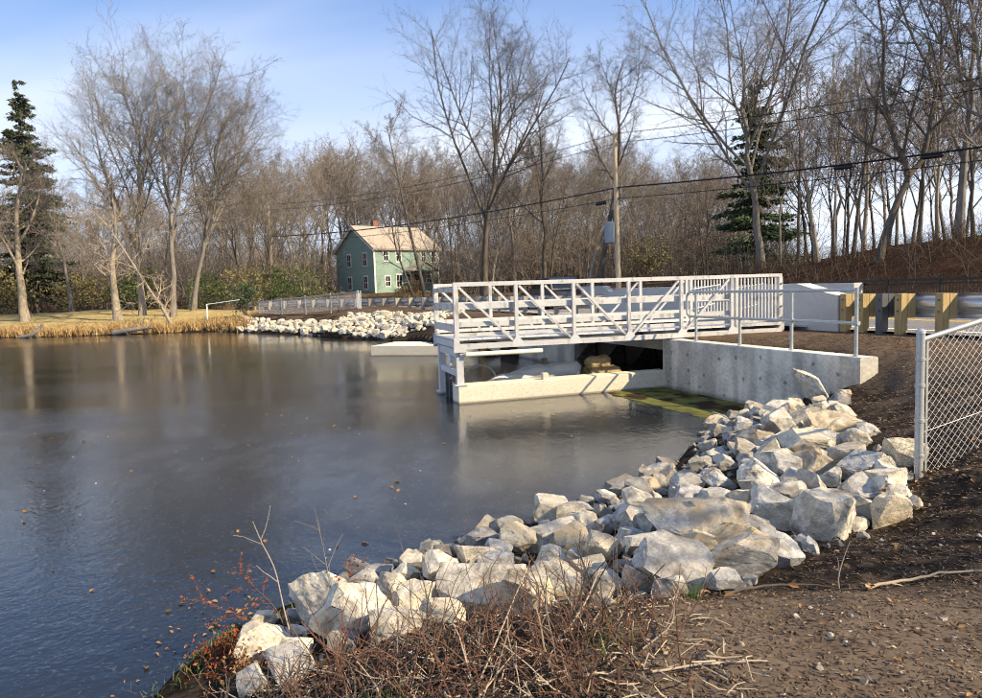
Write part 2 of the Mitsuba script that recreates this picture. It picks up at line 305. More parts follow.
scene['mulch_chip'] = matt(proc(lambda p, n, uv: mix(mix((.07, .053, .040), (.19, .143, .107), noise(p.x * 47, p.y * 47, p.z * 47)), (.36, .29, .215), smoothstep(.72, .86, noise(p.x * 63 + 3, p.y * 63, p.z * 63)))))
scene['green_grass'] = foliage((.06, .10, .02), (.16, .20, .06))
scene['algae_mat'] = matt(proc(lambda p, n, uv: mix(mix((.06, .066, .024), (.19, .19, .065), fbm(p.x * 5, p.y * 5, 0, 4)), (.05, .038, .025), smoothstep(.55, .7, fbm(p.x * 2 + 4, p.y * 2, 0, 3)))))

# the pond: dark water under thin, partly frosted ice near the viewer, open water farther out
def ice_edge(p): return smoothstep(-.35, .35, (p.y - (16.3 + .04 * p.x + 1.7 * (fbm(p.x * .16, 2.5, 0, 3) - .5))))   # 0 = ice, 1 = open
def water_colour(p, n, uv):
    ice = 1 - ice_edge(p)
    f = fbm(p.x * .35, p.y * .22, 0, 4); g = noise(p.x * 26, p.y * 26, 0); k = fbm(p.x * 3, p.y * 2, 0, 3)
    frost = smoothstep(.50, .80, f) * (.35 + .65 * smoothstep(.4, .7, k)) * (.5 + .5 * g)
    c = mix((.014, .014, .013), (.015, .017, .019), ice)
    c = mix(c, (.15, .16, .18), frost * ice * .20)
    speck = smoothstep(.86, .93, noise(p.x * 42, p.y * 42, 7)) * ice
    return mix(c, (.16, .165, .17), speck * .3)
def water_rough(p, n, uv):
    ice = 1 - ice_edge(p)
    return .075 + .10 * smoothstep(.35, .65, fbm(p.x * .09, p.y * .55, 8, 3)) + ice * (.10 * smoothstep(.4, .75, fbm(p.x * .35, p.y * .22, 0, 4)) - .02)
def water_bump(p, n, uv):
    ice = 1 - ice_edge(p)
    return (fbm(p.x * 9, p.y * 9, 0, 3) * .0036 + fbm(p.x * 30, p.y * 30, 3, 2) * .0019 + fbm(p.x * 1.1, p.y * 1.1, 5, 2) * .006) * (.45 + .55 * ice)
scene['pond_mat'] = {'type': 'bumpmap', 'arbitrary': {'type': 'proc', **{k: v for k, v in proc(water_bump, 4e-3).items() if k != 'type'}}, 'scale': 1.0,
                     'bsdf': {'type': 'principled', 'base_color': proc(water_colour), 'roughness': proc(water_rough), 'specular': .5}}

# ---------------------------------------------------------------- ground and water
def graded(lo, hi, fine0, fine1, df, ratio=1.12, dmax=14):
    a = list(np.arange(fine0, fine1 + 1e-6, df)); d = df
    while a[-1] < hi: d = min(d * ratio, dmax); a.append(a[-1] + d)
    d = df; b = [a[0]]
    while b[-1] > lo: d = min(d * ratio, dmax); b.append(b[-1] - d)
    return np.array(b[:0:-1] + a)
xs = graded(-420, 420, -2.6, 7.2, .062, 1.04); ys = graded(-60, 600, 1.9, 13.2, .062, 1.035)
X, Y = np.meshgrid(xs, ys)
Z = gz(X, Y)
i, j = np.meshgrid(np.arange(len(ys) - 1), np.arange(len(xs) - 1), indexing='ij'); n_ = len(xs)
A = i * n_ + j
F = np.vstack([np.stack([A, A + 1, A + n_ + 1], -1).reshape(-1, 3), np.stack([A, A + n_ + 1, A + n_], -1).reshape(-1, 3)])
V = np.stack([X, Y, Z], -1).reshape(-1, 3)
F = F[(V[F][..., 2] > -.5).any(1)]     # the deep bed is never seen
struct('ground', (V, F), 'ground_mat', True, 'dark mulch bank, pale lawn, leaf-strewn woods and reddish hillside')
wx = POND.bounds
struct('pond_water', (np.array([[-200, -80, 0], [12, -80, 0], [12, 75, 0], [-200, 75, 0.0]]), np.array([[0, 1, 2], [0, 2, 3]])), 'pond_mat', False, 'dark pond water, partly skinned with thin ice')
def strip(a, b, z):
    n = len(a); v = np.vstack([np.c_[a, np.full(n, z)], np.c_[b, np.full(n, z)]]); k = np.arange(n - 1)
    return v, np.vstack([np.stack([k, k + n, k + 1], 1), np.stack([k + 1, k + n, k + n + 1], 1)])
struct('road', strip(EDGE, FARSIDE, ROADZ), 'asphalt', False, 'grey asphalt road on the dam')
struct('road_marking', strip(offset(EDGE, .75), offset(EDGE, .90), ROADZ + .004), 'line_white', False, 'white edge line of the road')
struct('road_marking', strip(offset(EDGE, 7.1), offset(EDGE, 7.25), ROADZ + .004), 'line_white', False, 'white edge line on the far side of the road')
struct('road_marking', cat([strip(offset(EDGE, 3.85), offset(EDGE, 3.97), ROADZ + .004), strip(offset(EDGE, 4.1), offset(EDGE, 4.22), ROADZ + .004)]), 'line_yellow', False, 'double yellow centre line of the road')

# ---------------------------------------------------------------- concrete walls of the spillway
wing = [(0, 0), (WLEN, 0), (WLEN, WTH), (0, WTH)]
def wall_block(t0, t1, z0, z1, n0=0.0, n1=WTH): return obox((W(t0, n0, z0) + W(t1, n1, z1)) / 2, WD, WN, (0, 0, 1), abs(t1 - t0) / 2, abs(n1 - n0) / 2, abs(z1 - z0) / 2)
def chamfered(t0, t1, n0, n1, z0, z1, c=.02):
    prof = [(n0, z0), (n1, z0), (n1, z1 - c), (n1 - c, z1), (n0 + c, z1), (n0, z1 - c)]
    return prism(prof, WC, WN, np.array([0, 0, 1.0]), WD, t0, t1)
solo('concrete_wing_wall', 'long low concrete wall with dark form-tie spots running from the footbridge to the rocks', 'wall', chamfered(0, WLEN, 0, WTH, -.9, WTOP), 'concrete')
k = thing('concrete_headwall', 'shaded concrete headwall with a dark culvert opening, below the footbridge deck', 'wall')
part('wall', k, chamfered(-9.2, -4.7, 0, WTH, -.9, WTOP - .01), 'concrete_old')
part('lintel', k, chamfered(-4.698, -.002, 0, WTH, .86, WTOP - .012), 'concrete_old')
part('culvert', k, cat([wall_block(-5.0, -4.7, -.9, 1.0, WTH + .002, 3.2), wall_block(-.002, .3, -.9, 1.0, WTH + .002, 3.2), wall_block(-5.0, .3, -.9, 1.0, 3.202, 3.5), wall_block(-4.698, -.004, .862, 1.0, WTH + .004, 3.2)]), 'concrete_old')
struct('ground', wall_block(-5.6, .7, 1.003, WTOP + .035, WTH + .006, 3.9), 'ground_mat', False, 'mulch over the culvert roof')
SU = unit(np.array([4.0, 16.51, 0]) - np.array([-.694, 14.931, 0])); SN = np.array([-SU[1], SU[0], 0]); SO = np.array([-.694, 14.931, 0])
SLEN = np.linalg.norm(np.array([3.98, 16.51, 0]) - SO) + .1
prof = [(0, -.9), (.46, -.9), (.46, .36), (.44, .38), (.02, .38), (0, .36)]
solo('concrete_sill', 'low sunlit concrete sill standing in the water beneath the footbridge', 'sill', prism(prof, SO, SN, np.array([0, 0, 1.0]), SU, 0, SLEN), 'concrete_sill')
fa, fb = np.array([-4.55, 27.4, 0]), np.array([.6, 25.75, 0]); fu = unit(fb - fa); fn = np.array([-fu[1], fu[0], 0])
v, f = prism(prof, fa, fn, np.array([0, 0, 1.0]), fu, 0, np.linalg.norm(fb - fa)); 
solo('concrete_sill', 'pale concrete sill across the channel, at the foot of the far rocks', 'sill', prism([(0, -.9), (2.2, -.9), (2.2, .38), (0, .38)], fa, fn, np.array([0, 0, 1.0]), fu, 0, np.linalg.norm(fb - fa)), 'concrete_sill')
fw_, fd = W(-9.2), unit(np.array([-3.2, 33, 0]) - W(-9.2))
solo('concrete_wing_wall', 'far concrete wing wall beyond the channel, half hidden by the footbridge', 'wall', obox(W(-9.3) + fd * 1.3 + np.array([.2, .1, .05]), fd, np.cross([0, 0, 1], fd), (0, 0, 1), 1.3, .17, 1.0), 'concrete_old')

# ---------------------------------------------------------------- the footbridge
def B(u, n, z): return BO + BU * u + BN * n + np.array([0, 0, z])
L6 = BAY * 6
fbk = thing('footbridge', 'white aluminium truss footbridge with diagonal braces and a picket end panel over the spillway', 'footbridge')
Zv = (0, 0, 1)
for side, n in ((0, 0.0), (1, BW)):
    tr = key('truss', fbk)
    inn = .085 if side == 0 else -.085
    sub = lambda nm, m, b='aluminium': part(nm, tr, m, b)
    sub('top_chord', bar(B(-.05, n, ZT - .036), B(L6 + .05, n, ZT - .036), .075, .072))
    sub('bottom_chord', bar(B(-.05, n, ZB + .055), B(L6 + .05, n, ZB + .055), .09, .11))
    for i in range(7):
        last = 1.35 if i in (0, 6) else 1.0
        sub('post', bar(B(BAY * i, n, ZB + .112), B(BAY * i, n, ZT - .073), .072 * last, .072 * last, BU))
        if i == 5: sub('post', bar(B(BAY * i + .13, n, ZB + .112), B(BAY * i + .13, n, ZT - .073), .075, .075, BU))
    for i in range(5):
        a, b = (i, i + 1) if i < 3 else (i + 1, i)
        s = 1 if i < 3 else -1
        sub('diagonal', bar(B(BAY * a + .07 * s, n, ZT - .10), B(BAY * b - .07 * s, n, ZB + .125), .048, .050, BN))
    for z0, z1 in ((1.965, 2.085), (1.60, 1.70), (1.40, 1.47)):
        sub('rub_rail', bar(B(-.02, n + inn, (z0 + z1) / 2), B(BAY * 5 + .02, n + inn, (z0 + z1) / 2), .03, z1 - z0))
    for i in range(1, 6): sub('gusset', prism([(-.15, -.055), (.15, -.055), (.11, .07), (.05, .14), (-.05, .14), (-.11, .07)], B(BAY * i, n - (.052 if side == 0 else -.046), ZB + .055), BU, np.array([0, 0, 1.0]), BN, 0, .006), 'aluminium_dull')
    # picket panel in the last bay
    for q in range(11):
        u = BAY * 5 + .26 + q * (BAY - .38) / 10
        sub('picket', bar(B(u, n, ZB + .34), B(u, n, ZT - .073), .03, .03, BU))
    sub('panel_rail', bar(B(BAY * 5 + .172, n, ZB + .31), B(L6 - .06, n, ZB + .31), .05, .06))
    sub('panel_rail', bar(B(BAY * 5 + .172, n + inn * .45, ZB + .80), B(L6 - .06, n + inn * .45, ZB + .80), .02, .10))
    sub('panel_brace', tube([B(BAY * 5 + .172, n + inn * .9, ZT - .31), B(L6 - .35, n + inn * .9, ZT - .22)], .014, 6))
    sub('panel_brace', tube([B(BAY * 5 + .172, n + inn * .9, ZB + .56), B(L6 - .55, n + inn * .9, ZB + .68)], .014, 6))
    for z in (.35, .62, .9, 1.15): sub('bolt', tube([B(L6, n - (.075 if side == 0 else -.075) , ZB + z), B(L6, n - (.06 if side == 0 else -.06), ZB + z)], .022, 8), 'dark_steel')
    sub('gusset', prism([(-.08, -.06), (.22, -.06), (.02, .16), (-.08, .26)], B(0, n - (.062 if side == 0 else -.05), ZB), BU, np.array([0, 0, 1.0]), BN, 0, .012))
    sub('gusset', prism([(.08, -.06), (-.30, -.06), (-.02, .16), (.08, .26)], B(L6, n - (.062 if side == 0 else -.05), ZB), BU, np.array([0, 0, 1.0]), BN, 0, .012))
for z0, z1, nm in ((ZT - .20, ZT - .10, 'end_rail'), (1.955, 2.10, 'end_rail'), (1.50, 1.66, 'end_rail')):
    part(nm, fbk, bar(B(-.02, .06, (z0 + z1) / 2), B(-.02, BW - .06, (z0 + z1) / 2), .035, z1 - z0), 'aluminium')
for q in range(26):       # deck planks lie across
    u0, u1 = -.04 + q * (L6 + .08) / 26, -.04 + (q + 1) * (L6 + .08) / 26 - .012
    part('deck_plank', fbk, obox(B((u0 + u1) / 2, BW / 2, ZB + .20), BU, BN, Zv, (u1 - u0) / 2, BW / 2 - .06, .022), 'aluminium_dull')
for i in range(7): part('floor_beam', fbk, bar(B(BAY * i, .052, ZB + .10), B(BAY * i, BW - .052, ZB + .10), .08, .14), 'aluminium_dull')
part('end_ramp', fbk, obox(B(L6 + .45, BW / 2, ZB + .135), unit(BU - np.array([0, 0, .09])), BN, unit(np.array([0, 0, 1]) + .09 * BU), .40, BW / 2 - .08, .02), 'aluminium')
part('landing_beam', fbk, bar(B(L6 - .95, -.15, ZB - .09), B(L6 + .0, -.15, ZB - .09), .16, .12), 'concrete_sill')
for i, m in enumerate((B(L6 - 1.2, -.02, 1.35), B(L6 - 1.2, BW * .5, 1.30))): part('end_step', fbk, obox(m + BU * .65, BU, BN, Zv, .55, .05, .03), 'aluminium')
# its outer support: a steel frame with the gate winding gear
sup = thing('gate_frame', 'grey steel support frame with gate winding gear under the outer end of the footbridge', 'frame')
for n, zb in ((.12, .382), (BW - .1, -.4)):
    part('leg', sup, bar(B(.07, n, zb), B(.07, n, ZB - .002), .13, .15, BU), 'aluminium' if n < 1 else 'aluminium_dull')
    part('base_plate', sup, obox(B(.07, n, max(zb, .03) + .012 if n < 1 else .05), BU, BN, Zv, .14, .14, .012), 'aluminium_dull')
part('cross_beam', sup, bar(B(.07, .19, ZB - .09), B(.07, BW - .17, ZB - .09), .10, .17), 'aluminium_dull')
part('cross_beam', sup, bar(B(.07, .19, .62), B(.07, BW - .17, .62), .09, .13), 'aluminium_dull')
for n in (.62, .95, 1.28): part('gate_guide', sup, bar(B(.05, n, -.5), B(.05, n, .55), .05, .07, BU), 'dark_steel')
part('gate_leaf', sup, obox(B(.12, .95, 0), BU, BN, Zv, .02, .55, .4), 'dark_steel')
a = np.linspace(0, 2 * np.pi, 25)
part('hand_wheel', sup, tube(B(.24, .75, .86) + np.outer(np.cos(a), BN) * .2 + np.outer(np.sin(a), [0, 0, 1]) * .2, .018, 6, False), 'galvanised')
part('gear_housing', sup, tube([B(-.02, .75, .86), B(.2, .75, .86)], [.15, .10], 14), 'sheeting', 40)
part('winding_shaft', sup, tube([B(.2, .75, .86), B(.27, .75, .86)], .03, 8), 'galvanised')
a = np.linspace(-.15, 1.15, 18) * np.pi
solo('steel_hoop', 'bent pale steel hoop rising from the water behind the sill near the outer frame', 'hoop', tube(B(.75, 1.1, .30) + np.outer(np.cos(a), BU) * .40 + np.outer(np.sin(a), [0, 0, 1]) * .38, .02, 6), 'galvanised', 40)
solo('plastic_pipe', 'straight cream plastic pipe slung under the footbridge edge', 'pipe', tube([B(.17, -.02, ZB - .11), B(1.86, -.02, ZB - .11)], .048, 12), 'pvc', 40)
st = thing('staff_gauge', 'slim water level staff with a dark clamp standing on the concrete sill', 'gauge')
pg = SO + SU * 1.98 + SN * .1
part('staff', st, bar(pg + [0, 0, .38], pg + [0, 0, 1.12], .035, .05), 'galvanised'); part('clamp', st, obox(pg + [0, 0, .78], SU, SN, Zv, .05, .05, .06), 'black_paint')
part('foot', st, obox(pg + [0, 0, .45], SU, SN, Zv, .06, .06, .068), 'concrete_sill')
# sheeting and straw wattles lying behind the sill
tt = np.linspace(0, 1, 26)
cen = SO + np.outer(.25 + 3.05 * tt, SU) + np.outer(.75 + .45 * np.sin(tt * 2.2), SN) + np.outer(.10 + .42 * np.clip(tt * 1.5, 0, 1) ** .8 + .02 * np.sin(tt * 23), [0, 0, 1])
rad = .05 + .17 * np.clip(tt * 1.25, 0, 1) ** .7 + .012 * np.sin(tt * 41); rad[-1] *= .55
v, f = tube(cen, rad, 14); v[:, 2] = np.where(v[:, 2] > cen[:, 2].repeat(14), v[:, 2], v[:, 2] * .9); v[:, 2] *= .82; v += (meshkit.fbm(v * 5, 3, 4)[:, None] - .5) * .09
solo('turbidity_curtain', 'furled pale grey plastic curtain lying in a long heap behind the sill', 'curtain', (v, f), 'sheeting', 50)
rng = np.random.default_rng(5)
for q, (n, z) in enumerate(((.72, .30), (1.06, .32), (.88, .55))):
    c = SO + np.outer(np.linspace(3.38, 4.15 - .1 * q, 9), SU) + SN * n + np.outer(np.linspace(0, .04, 9), [0, 0, 1]) + [0, 0, z]
    v, f = tube(c, [.13, .17, .175, .17, .175, .17, .175, .17, .12], 12); v += (meshkit.fbm(v * 14, 2, q)[:, None] - .5) * .07
    solo('straw_wattle', ('lower front', 'lower rear', 'topmost')[q] + ' straw wattle of the little heap behind the sill', 'wattle', (v, f), 'straw', 50, 'straw wattles behind the sill')

# pipe railing on the wing wall
rl = thing('pipe_railing', 'galvanised two-rail pipe railing along the top of the concrete wall', 'railing')
RT = (1.13, 2.576, 3.987, 5.42); rn = .12
for t in RT:
    part('post', rl, tube([W(t, rn, WTOP), W(t, rn, WTOP + (1.07 if t < 5 else 1.09))], .030, 10), 'galvanised', 40)
    part('base_collar', rl, tube([W(t, rn, WTOP + .001), W(t, rn, WTOP + .02)], .05, 10), 'galvanised', 40)
zt, zm = WTOP + 1.055, WTOP + .53
a = np.linspace(0, np.pi / 2, 7); c = .12; t0 = .80
loop = [W(t, rn, zt) for t in (5.42, t0 + c)] + [W(t0 + c - c * math.sin(x), rn, zt - c + c * math.cos(x)) for x in a[1:]] + [W(t0 + c - c * math.cos(x), rn, zm + c - c * math.sin(x)) for x in a] + [W(5.36, rn, zm)]
part('rail', rl, tube(loop, .026, 10), 'galvanised', 40)
for t in RT: part('fitting', rl, tube([W(t - .05, rn, zm), W(t + .05, rn, zm)], .036, 10), 'galvanised', 40)

# ---------------------------------------------------------------- chain-link fence at the right, its wires woven one by one
def chain_fence(label, p0, p1, zf, h, post_sp, pitch, wire, post_r, detail):
    fk = thing('chain_link_fence', label, 'fence')
    p0, p1 = np.asarray(p0, float), np.asarray(p1, float); Ln = np.linalg.norm(p1 - p0); d = (p1 - p0) / Ln
    at = lambda s, z: np.array([*(p0 + d * s), zf(s) + z])
    nposts = max(2, int(round(Ln / post_sp)) + 1)
    for q in range(nposts):
        s = Ln * q / (nposts - 1); r = post_r * (1.25 if q == 0 else 1)
        pk = part('post', fk, tube([at(s, -.15), at(s, h + (.03 if q == 0 else 0))], r, 12 if detail else 6), 'galvanised', 40)
        part('cap', pk, tube([at(s, h + .03), at(s, h + .05), at(s, h + .07)], [r * 1.18, r * 1.1, r * .4], 12 if detail else 6), 'galvanised', 40)
        if q == 0 and detail:
            for z in (.2, .5, .8, 1.02): part('band', pk, tube([at(s, z), at(s, z + .022)], r * 1.2, 12), 'galvanised', 40)
            part('tension_bar', fk, bar(at(s + r + .035, .05), at(s + r + .035, h - .05), .006, .018, (*d, 0)), 'galvanised')
    part('top_rail', fk, tube([at(0, h - .03), at(Ln, h - .03)], post_r * .85, 10 if detail else 6), 'galvanised', 40)
    if detail: part('tension_wire', fk, tube([at(.05, .40), at(Ln, .40)], .003, 4), 'wire_bright')
    nv = int(Ln / pitch); m = int((h - .05) / (pitch * 2.2))
    P = []
    q_ = np.arange(m * 2 + 1)
    for w_ in range(nv):
        s = w_ * pitch + ((q_ + w_) % 2) * pitch * 1.03 + .06
        off = ((q_ % 2) - .5) * wire * 1.8 * 0
        ok = np.minimum(s, Ln)
        z = .03 + q_ * (h - .05) / (2 * m)
        P.append(np.stack([p0[0] + d[0] * ok, p0[1] + d[1] * ok + (q_ % 2 - .5) * wire, zf(ok) + z], 1))
    P = np.array(P)
    k = part('wire_mesh', fk, tubes(P, np.full(P.shape[:2], wire), 3), 'wire_bright'); labels[k] = {'kind': 'stuff'}
    return fk
chain_fence('galvanised chain-link fence at the right edge, its end post beside the rocks', (3.6, 6.05), (6.5, 6.65), lambda s: .62 + .235 * np.asarray(s), 1.22, 2.96, .033, .0022, .0275, True)
chain_fence('low silvery chain-link fence on the far bank above the distant rocks', (-8.6, 47.6), (-17.2, 54.2), lambda s: 1.40 - .045 * np.asarray(s), 1.15, 2.9, .07, .006, .035, False)
chain_fence('short chain-link fence return running back towards the far road', (-8.45, 47.7), (-9.6, 52.5), lambda s: 1.36 + .0 * np.asarray(s), 1.15, 2.4, .07, .006, .035, False)

# ---------------------------------------------------------------- barriers along the road
def barrier(name, label, s0, s1, n0, ends, h=1.07):
    """concrete parapet along the straight road, its top sloping down at the ends named"""
    prof = []
    prof += [(s0, -.1), (s1, -.1)]
    prof += [(s1, .78), (s1 - .35, .84), (s1 - 1.3, h)] if 'far' in ends else [(s1, h)]
    prof += [(s0 + 1.3, h), (s0 + .35, .84), (s0, .78)] if 'near' in ends else [(s0, h)]
    return solo(name, label, 'barrier', prism(prof, np.array([RO[0], RO[1], ROADZ]), -WD, np.array([0, 0, 1.0]), WN, n0, n0 + .42), 'concrete_pale')
barrier('concrete_barrier', 'pale concrete road parapet with a sloped end beside the footbridge landing', .62, 12.2, -.12, 'near far')
barrier('concrete_barrier', 'second concrete parapet across the road, seen past the end of the first', 8.0, 12.2, 7.85, 'far', 1.0)
barrier('concrete_barrier', 'far concrete road parapet seen through the footbridge truss beside the dark car', 26, 36, 7.85, 'near far', 1.2)

def wave_rail(pts, z, parent, name='rail', nrm=None):
    """corrugated steel beam along the plan points pts (n, 2), z per point, bulging towards nrm"""
    zz = np.array([-.255, -.235, -.19, -.14, -.10, -.06, -.01, .03, .07, .11, .16, .20, .235, .255]); o = np.array([.0, .055, .08, .08, .045, .0, 0, .0, .0, .045, .08, .08, .055, .0])
    pts = np.asarray(pts); nr = offset(pts, 1.0) - pts
    v = np.stack([np.c_[pts + nr * b, np.full(len(pts), z + a)] for a, b in zip(zz, o)], 1)
    n, m = v.shape[:2]; i, j = np.meshgrid(np.arange(n - 1), np.arange(m - 1), indexing='ij'); A = i * m + j
    f = np.vstack([np.stack([A, A + m, A + m + 1], -1).reshape(-1, 3), np.stack([A, A + m + 1, A + 1], -1).reshape(-1, 3)])
    return part(name, parent, (v.reshape(-1, 3), f), 'steel_rail', 60)
gr = thing('guardrail', 'steel guardrail on squared timber posts in front of the road at the right edge', 'guardrail')
for s, kind in ((.50, 'w'), (.02, 'w'), (-.48, 'g'), (-.96, 'w'), (-1.9, 'w'), (-3.8, 'w'), (-5.7, 'w')):
    m = 'post_wood' if kind == 'w' else 'dark_steel'
    pk = part('post', gr, bar(RD(s, 0, ROADZ - .3), RD(s, 0, ROADZ + .81), .17, .17, WN), m)
    part('blockout', gr, bar(RD(s, .202, ROADZ + .30), RD(s, .202, ROADZ + .80), .17, .205, WN), m)
    for z in (.45, .68): part('bolt', pk, tube([RD(s, -.098, ROADZ + z), RD(s, -.112, ROADZ + z)], .018, 8), 'dark_steel')
seg = np.array([RD(s, .315)[:2] for s in np.linspace(.6, -8, 24)])
wave_rail(seg[::-1], ROADZ + .56, gr)
for q, (lab, lo, hi) in enumerate((('timber-post guardrail running away from the parapet towards the green house', 12.6, 62),)):
    gk = thing('guardrail', lab, 'guardrail')
    ds = np.r_[0, np.cumsum(np.linalg.norm(np.diff(EDGE, axis=0), axis=1))]
    i0 = np.argmin(np.linalg.norm(EDGE - RD(12.6)[:2], axis=1)); sA = ds[i0]
    along = lambda s: np.array([np.interp(s, ds, EDGE[:, 0]), np.interp(s, ds, EDGE[:, 1])])
    for s in np.arange(sA, sA + 48, 1.9):
        p = along(s); t = unit(along(s + .5) - along(s - .5)); nn = np.array([t[1], -t[0], 0]); P0 = np.array([*p, ROADZ])
        part('post', gk, bar(P0 + [0, 0, -.4], P0 + [0, 0, .80], .18, .18, nn), 'grey_wood')
        part('blockout', gk, bar(P0 + nn * .195 + [0, 0, .34], P0 + nn * .195 + [0, 0, .80], .18, .20, nn), 'grey_wood')
    pts = np.array([along(s) for s in np.linspace(sA - .5, sA + 47.5, 60)])
    wave_rail(offset(pts, .30), ROADZ + .58, gk)
# black picket fence on the far side of the road
bf = thing('picket_fence', 'long black metal picket fence along the far side of the road', 'fence')
s0, s1 = -9.0, 25.0
for z in (.16, .93, 1.05): part('rail', bf, bar(RD(s0, 8.35, ROADZ + z), RD(s1, 8.35, ROADZ + z), .05, .05 if z < 1 else .09), 'black_paint')
for s in np.arange(s0, s1 + .1, 2.0): part('post', bf, bar(RD(s, 8.35, ROADZ - .2), RD(s, 8.35, ROADZ + 1.12), .07, .07, WN), 'black_paint')
stuff_part('picket', bf, cat([bar(RD(s, 8.35, ROADZ + .185), RD(s, 8.35, ROADZ + .905), .022, .022, WN) for s in np.arange(s0 + .1, s1, .115) if abs((s - s0) % 2.0 - 1) < .95]), 'black_paint')
def marker(p, h, label): return solo('marker_post', label, 'post', cat([bar((*p, g1(*p) - .1), (*p, g1(*p) + h), .09, .05)]), 'concrete_pale')
marker(RD(-.75, 8.0)[:2], 1.6, 'thin white marker post by the black fence, above the steel guardrail post')
marker((-8.95, 52.6), 1.9, 'white marker post on the verge in front of the dark gable of the green house')
marker((-7.3, 53.5), 1.6, 'white marker post on the verge in front of the pale front of the green house')

# ---------------------------------------------------------------- parked car on the road behind the footbridge
def car(origin, ax, label):
    k = thing('parked_car', label, 'car'); ay = np.array([-ax[1], ax[0], 0]); O = np.array([*origin, ROADZ])
    def sh(prof, w0, w1, z=0): return prism(prof, O, ax, np.array([0, 0, 1.0]), ay, w0, w1)
    lower = [(-2.3, .42), (-2.25, .95), (-2.1, 1.06), (-1.0, 1.10), (1.0, 1.08), (2.0, .96), (2.28, .82), (2.32, .40), (1.95, .30), (1.85, .52), (1.6, .70), (1.35, .70), (1.1, .52), (1.0, .28), (-.95, .28), (-1.05, .52), (-1.3, .70), (-1.55, .70), (-1.8, .52), (-1.9, .30)]
    part('body', k, sh(lower, -.92, .92), 'car_paint', 40)
    cab = [(-2.1, 1.062), (-1.95, 1.62), (-1.6, 1.72), (.1, 1.70), (1.05, 1.082)]
    v, f = sh(cab, -.80, .80); part('cabin', k, (v, f), 'car_paint')
    for y0 in (-.812, .80):
        for pf in ([(-1.85, 1.12), (-1.78, 1.58), (-1.05, 1.60), (-1.05, 1.12)], [(-.97, 1.12), (-.97, 1.60), (-.1, 1.60), (-.1, 1.12)], [(-.02, 1.12), (-.02, 1.60), (.12, 1.60), (.8, 1.13)]):
            part('window', k, sh(pf, y0, y0 + .012), 'car_glass')
    part('rear_window', k, obox(O - ax * 2.045 + [0, 0, 1.36], ay, unit(np.array([0, 0, .56]) + .15 * ax), unit(-ax + np.array([0, 0, .27])), .68, .20, .02), 'car_glass')
    for x in (-1.43, 1.48):
        for y in (-.84, .84):
            c = O + ax * x + ay * y + [0, 0, .335]
            w = part('wheel', k, tube([c - ay * .1, c + ay * .1], .335, 22), 'black_paint', 40)
            part('rim', w, tube([c + ay * np.sign(y) * .101, c + ay * np.sign(y) * .115], .2, 16), 'aluminium_dull', 40)
    for y in (-.72, .72):
        part('tail_light', k, obox(O - ax * 2.275 + ay * y + [0, 0, .88], ax, ay, Zv, .03, .13, .10), 'tail_red')
        part('headlight', k, obox(O + ax * 2.27 + ay * y + [0, 0, .78], ax, ay, Zv, .03, .16, .07), 'aluminium')
    part('bumper', k, obox(O - ax * 2.31 + [0, 0, .5], ax, ay, Zv, .05, .88, .11), 'black_paint'); part('bumper', k, obox(O + ax * 2.32 + [0, 0, .48], ax, ay, Zv, .04, .85, .10), 'black_paint')
scene['car_paint'] = rough((.012, .018, .035), .25, clearcoat=.8, specular=.5); scene['car_glass'] = rough((.01, .012, .014), .06, specular=.6); scene['tail_red'] = rough((.05, .01, .01), .3)
car((3.45, 41.5), unit(-WD), 'dark navy car standing on the road, seen through the footbridge truss')

# ---------------------------------------------------------------- houses
scene['green_siding'] = rough(proc(lambda p, n, uv: mix((.20, .30, .265), (.245, .35, .31), fbm(p.x * .8, p.y * .8, p.z * 6, 3)) * (.86 + .14 * smoothstep(.0, .35, (p.z / .16) - dr.floor(p.z / .16)))), .75)
scene['white_siding'] = rough(proc(lambda p, n, uv: mix((.62, .62, .60), (.74, .74, .72), fbm(p.x * .8, p.y * .8, p.z * 5, 3))), .7)
scene['white_trim'] = rough((.72, .73, .72), .6)
scene['roof_tan'] = rough(proc(lambda p, n, uv: mix((.27, .235, .195), (.40, .355, .30), fbm(p.x * 3, p.y * 3, p.z * 8, 4))), .9)
scene['roof_grey'] = rough(proc(lambda p, n, uv: mix((.20, .20, .21), (.36, .35, .34), fbm(p.x * 2, p.y * 2, p.z * 6, 4))), .9)
scene['window_dark'] = rough((.02, .024, .03), .08, specular=.6)
scene['brick'] = rough((.22, .10, .075), .85)
